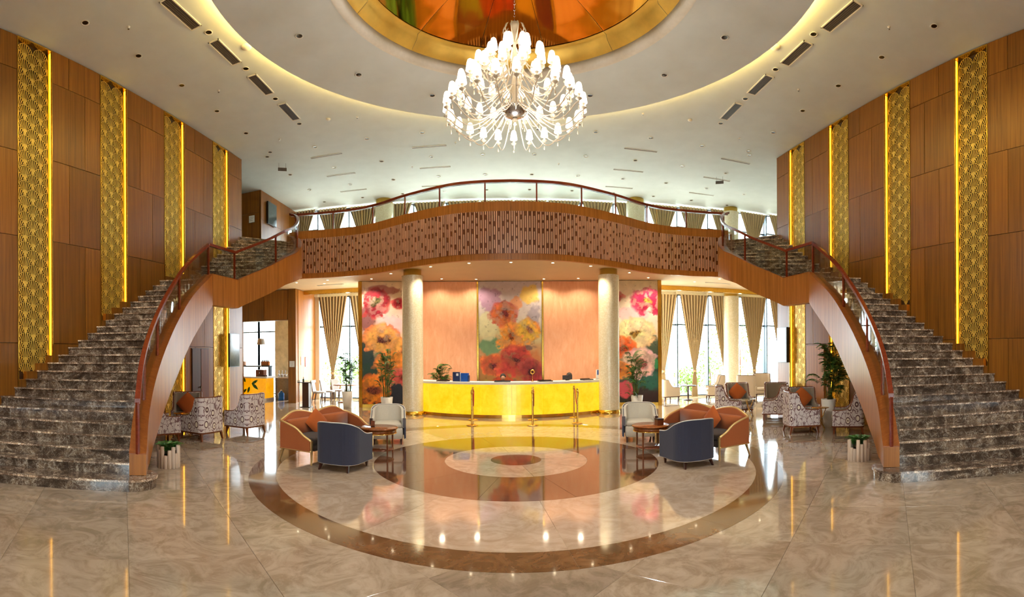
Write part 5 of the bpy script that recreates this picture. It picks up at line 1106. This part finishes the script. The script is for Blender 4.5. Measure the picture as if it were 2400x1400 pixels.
# ================================================================== PEOPLE (seated clerks behind the desk)
def person(label, loc, rz, tilt, lean):
    e = thing('person', label, 'person', loc, rz)
    J = {'pelvis': (0, 0, .50, .15), 'belly': (0, .02 + lean * .3, .66, .135), 'chest': (0, .04 + lean * .7, .86, .145), 'neck0': (0, .04 + lean, 1.02, .07), 'neck': (0, .05 + lean, 1.07, .052), 'jaw': (0, .07 + lean + tilt * .5, 1.12, .062), 'skull': (0, .06 + lean + tilt, 1.21, .088), 'crown': (0, .05 + lean + tilt, 1.255, .06)}
    V = []; R_ = []; E_ = []; idx = {}
    def jv(k, p, r): idx[k] = len(V); V.append(p); R_.append(r)
    for k, (x, y, z, r) in J.items(): jv(k, (x, y, z), r)
    E_ += [('pelvis', 'belly'), ('belly', 'chest'), ('chest', 'neck0'), ('neck0', 'neck'), ('neck', 'jaw'), ('jaw', 'skull'), ('skull', 'crown')]
    for s in (-1, 1):
        n = 'l' if s < 0 else 'r'
        for k, p, r in (('sho', (s * .17, .03 + lean, .98), .06), ('elb', (s * .25, .12 + lean, .74), .042), ('wri', (s * .16, .36 + lean, .75), .028), ('hand', (s * .13, .43 + lean, .755), .03), ('hip', (s * .10, .02, .48), .085), ('kne', (s * .12, .42, .47), .06), ('ank', (s * .12, .44, .09), .04), ('toe', (s * .12, .58, .04), .035)): jv(n + k, p, r)
        E_ += [('chest', n + 'sho'), (n + 'sho', n + 'elb'), (n + 'elb', n + 'wri'), (n + 'wri', n + 'hand'), ('pelvis', n + 'hip'), (n + 'hip', n + 'kne'), (n + 'kne', n + 'ank'), (n + 'ank', n + 'toe')]
        for q in range(5):
            b = (s * (.13 - .03 + .016 * q), .46 + lean + (0 if q else -.03), .755); t1 = (b[0], b[1] + .035 + .008 * (2 - abs(2 - q)), .752); t2 = (b[0], t1[1] + .025, .742); jv(n + 'f%da' % q, b, .011); jv(n + 'f%db' % q, t1, .009); jv(n + 'f%dc' % q, t2, .007); E_ += [(n + 'hand', n + 'f%da' % q), (n + 'f%da' % q, n + 'f%db' % q), (n + 'f%db' % q, n + 'f%dc' % q)]
    me = bpy.data.meshes.new('body'); me.from_pydata(V, [(idx[a], idx[b]) for a, b in E_], []); o = ob('body', me, parent=e); me.materials.append(G['skin'])
    m = o.modifiers.new('skin', 'SKIN'); sk = me.skin_vertices[0].data if me.skin_vertices else None
    if sk is None: bpy.context.view_layer.objects.active = o; me.attributes
    if sk:
        for k, r in zip(sk, R_): k.radius = (r, r)
        sk[0].use_root = True
    o.modifiers.new('sub', 'SUBSURF').levels = 1; o.modifiers['sub'].render_levels = 2
    hy = .06 + lean + tilt
    ob('hair', MB().ball((0, hy - .018, 1.232), .098, sz=1.02, sy=1.0), G['hair'], e)
    mb = MB(); mb.lathe([(.16, .47), (.165, .6), (.16, .75), (.19, .90), (.15, 1.0), (.065, 1.05)], 16, (0, lean * .6 + .03, 0)); ob('jacket', mb, G['uniform'], e)
    ob('face', MB().ball((0, hy + .026, 1.185), .074, sz=1.22), G['skin'], e)
    ob('nose', MB().taper(0, hy + .098, 1.165, .022, .026, 1.20, .010, .008), G['skin'], e); ob('mouth', MB().box(-.02, .02, hy + .088, hy + .093, 1.138, 1.144), G['red_rope'], e)
    for s in (-1, 1): ob('eye', MB().ball((s * .03, hy + .088, 1.205), .009), G['hair'], e); ob('ear', MB().ball((s * .078, hy + .0, 1.19), .018, sy=.6), G['skin'], e)
    return e
person('seated clerk with dark hair behind the centre of the desk', (-.27, 7.3, 0), PI, .03, .06); person('seated clerk with dark hair leaning behind the right of the desk', (2.12, 7.75, 0), PI - .8, .04, .10)
for x, y, w in ((-.27, 7.35, 'centre'), (2.12, 7.8, 'right')):
    e = thing('office_chair', 'dark office chair under the %s clerk' % w, 'chair', (x, y, 0), PI, 'office chairs'); mb = MB(); pad(mb, [(.22, .25), (.22, -.2), (-.22, -.2), (-.22, .25)], .34, .40, .02); ob('seat', mb, G['black_plastic'], e); ob('backrest', MB().box(-.2, .2, -.26, -.22, .5, .85), G['black_plastic'], e); ob('stem', MB().lathe([(.03, .05), (.03, .34)], 10), G['steel'], e); ob('foot', MB().lathe([(0, 0), (.26, 0), (.26, .02), (.03, .06)], 5), G['black_plastic'], e)

# ================================================================== OUTSIDE
plain('paving', (210, 204, 190), .8, noise=.05, nscale=1)
o = struct('ground_outside', MB().box(-70, 70, 14.5, 90, -.35, -.1).box(-70, 70, -70, YB - .35, -.35, -.1), G['paving'])
def leaf_cloud(n, rx, ry, rz, s, seed):
    r = np.random.default_rng(seed); mb = MB(); vs = []; fs = []
    for k in range(n):
        d = r.normal(size=3); d /= np.linalg.norm(d); q = r.random() ** .4; c = d * q * np.array([rx, ry, rz]); a = r.normal(size=3); a /= np.linalg.norm(a); b = np.cross(a, r.normal(size=3)); b /= np.linalg.norm(b); l = s * r.uniform(.6, 1.2)
        i = len(vs); vs += [c - a * l, c + b * l * .45, c + a * l, c - b * l * .45]; fs.append((i, i + 1, i + 2, i + 3))
    return mb.add(vs, fs)
TR = ((11.1, 16.4, 1.2, 1.1, 1.2, 'light green leafy shrub outside the right windows'), (13.6, 17.5, 2.6, 2.2, 2.0, 'tall leafy tree outside the rightmost windows'), (9.2, 15.2, .7, .7, .7, 'low shrub outside the right windows near the column'), (7.4, 17.5, .6, 1.6, .6, 'low hedge outside the windows beside the right mural'), (-7.6, 16.8, 1.3, 1.2, 1.1, 'leafy shrub outside the left lower windows'), (-9.9, 18.5, 1.0, 1.4, 1.0, 'second shrub outside the left lower windows'))
for k, (x, y, z, rx, rz_, lab) in enumerate(TR):
    e = thing('garden_shrub' if z < 2 else 'garden_tree', lab, 'shrub' if z < 2 else 'tree', (x, y, -.1), 0, 'garden greenery'); o = ob('foliage', leaf_cloud(900 if z > 2 else 600, rx, 1.0, rz_, .11, k), G['leaf_light'], e, (0, 0, z))
    ob('trunk', MB().tube([(0, 0, 0), (.04, .02, z * .5), (0, 0, z)], [.07, .05, .03], 7), G['furn_wood'], e)
e = thing('garden_wall', 'low grey building seen far outside the right windows', 'building', (11.5, 30, -.1)); ob('wall', MB().box(-7, 3, 0, 2, 0, 2.2), G['stone_beige'], e); ob('roof', MB().box(-7.3, 3.3, -.3, 2.3, 2.2, 2.7), G['fridge_grey'], e)
for k in range(4): ob('window', MB().box(-6 + 2.2 * k, -4.8 + 2.2 * k, -.03, 0, .8, 1.8), G['frame_grey'], e)
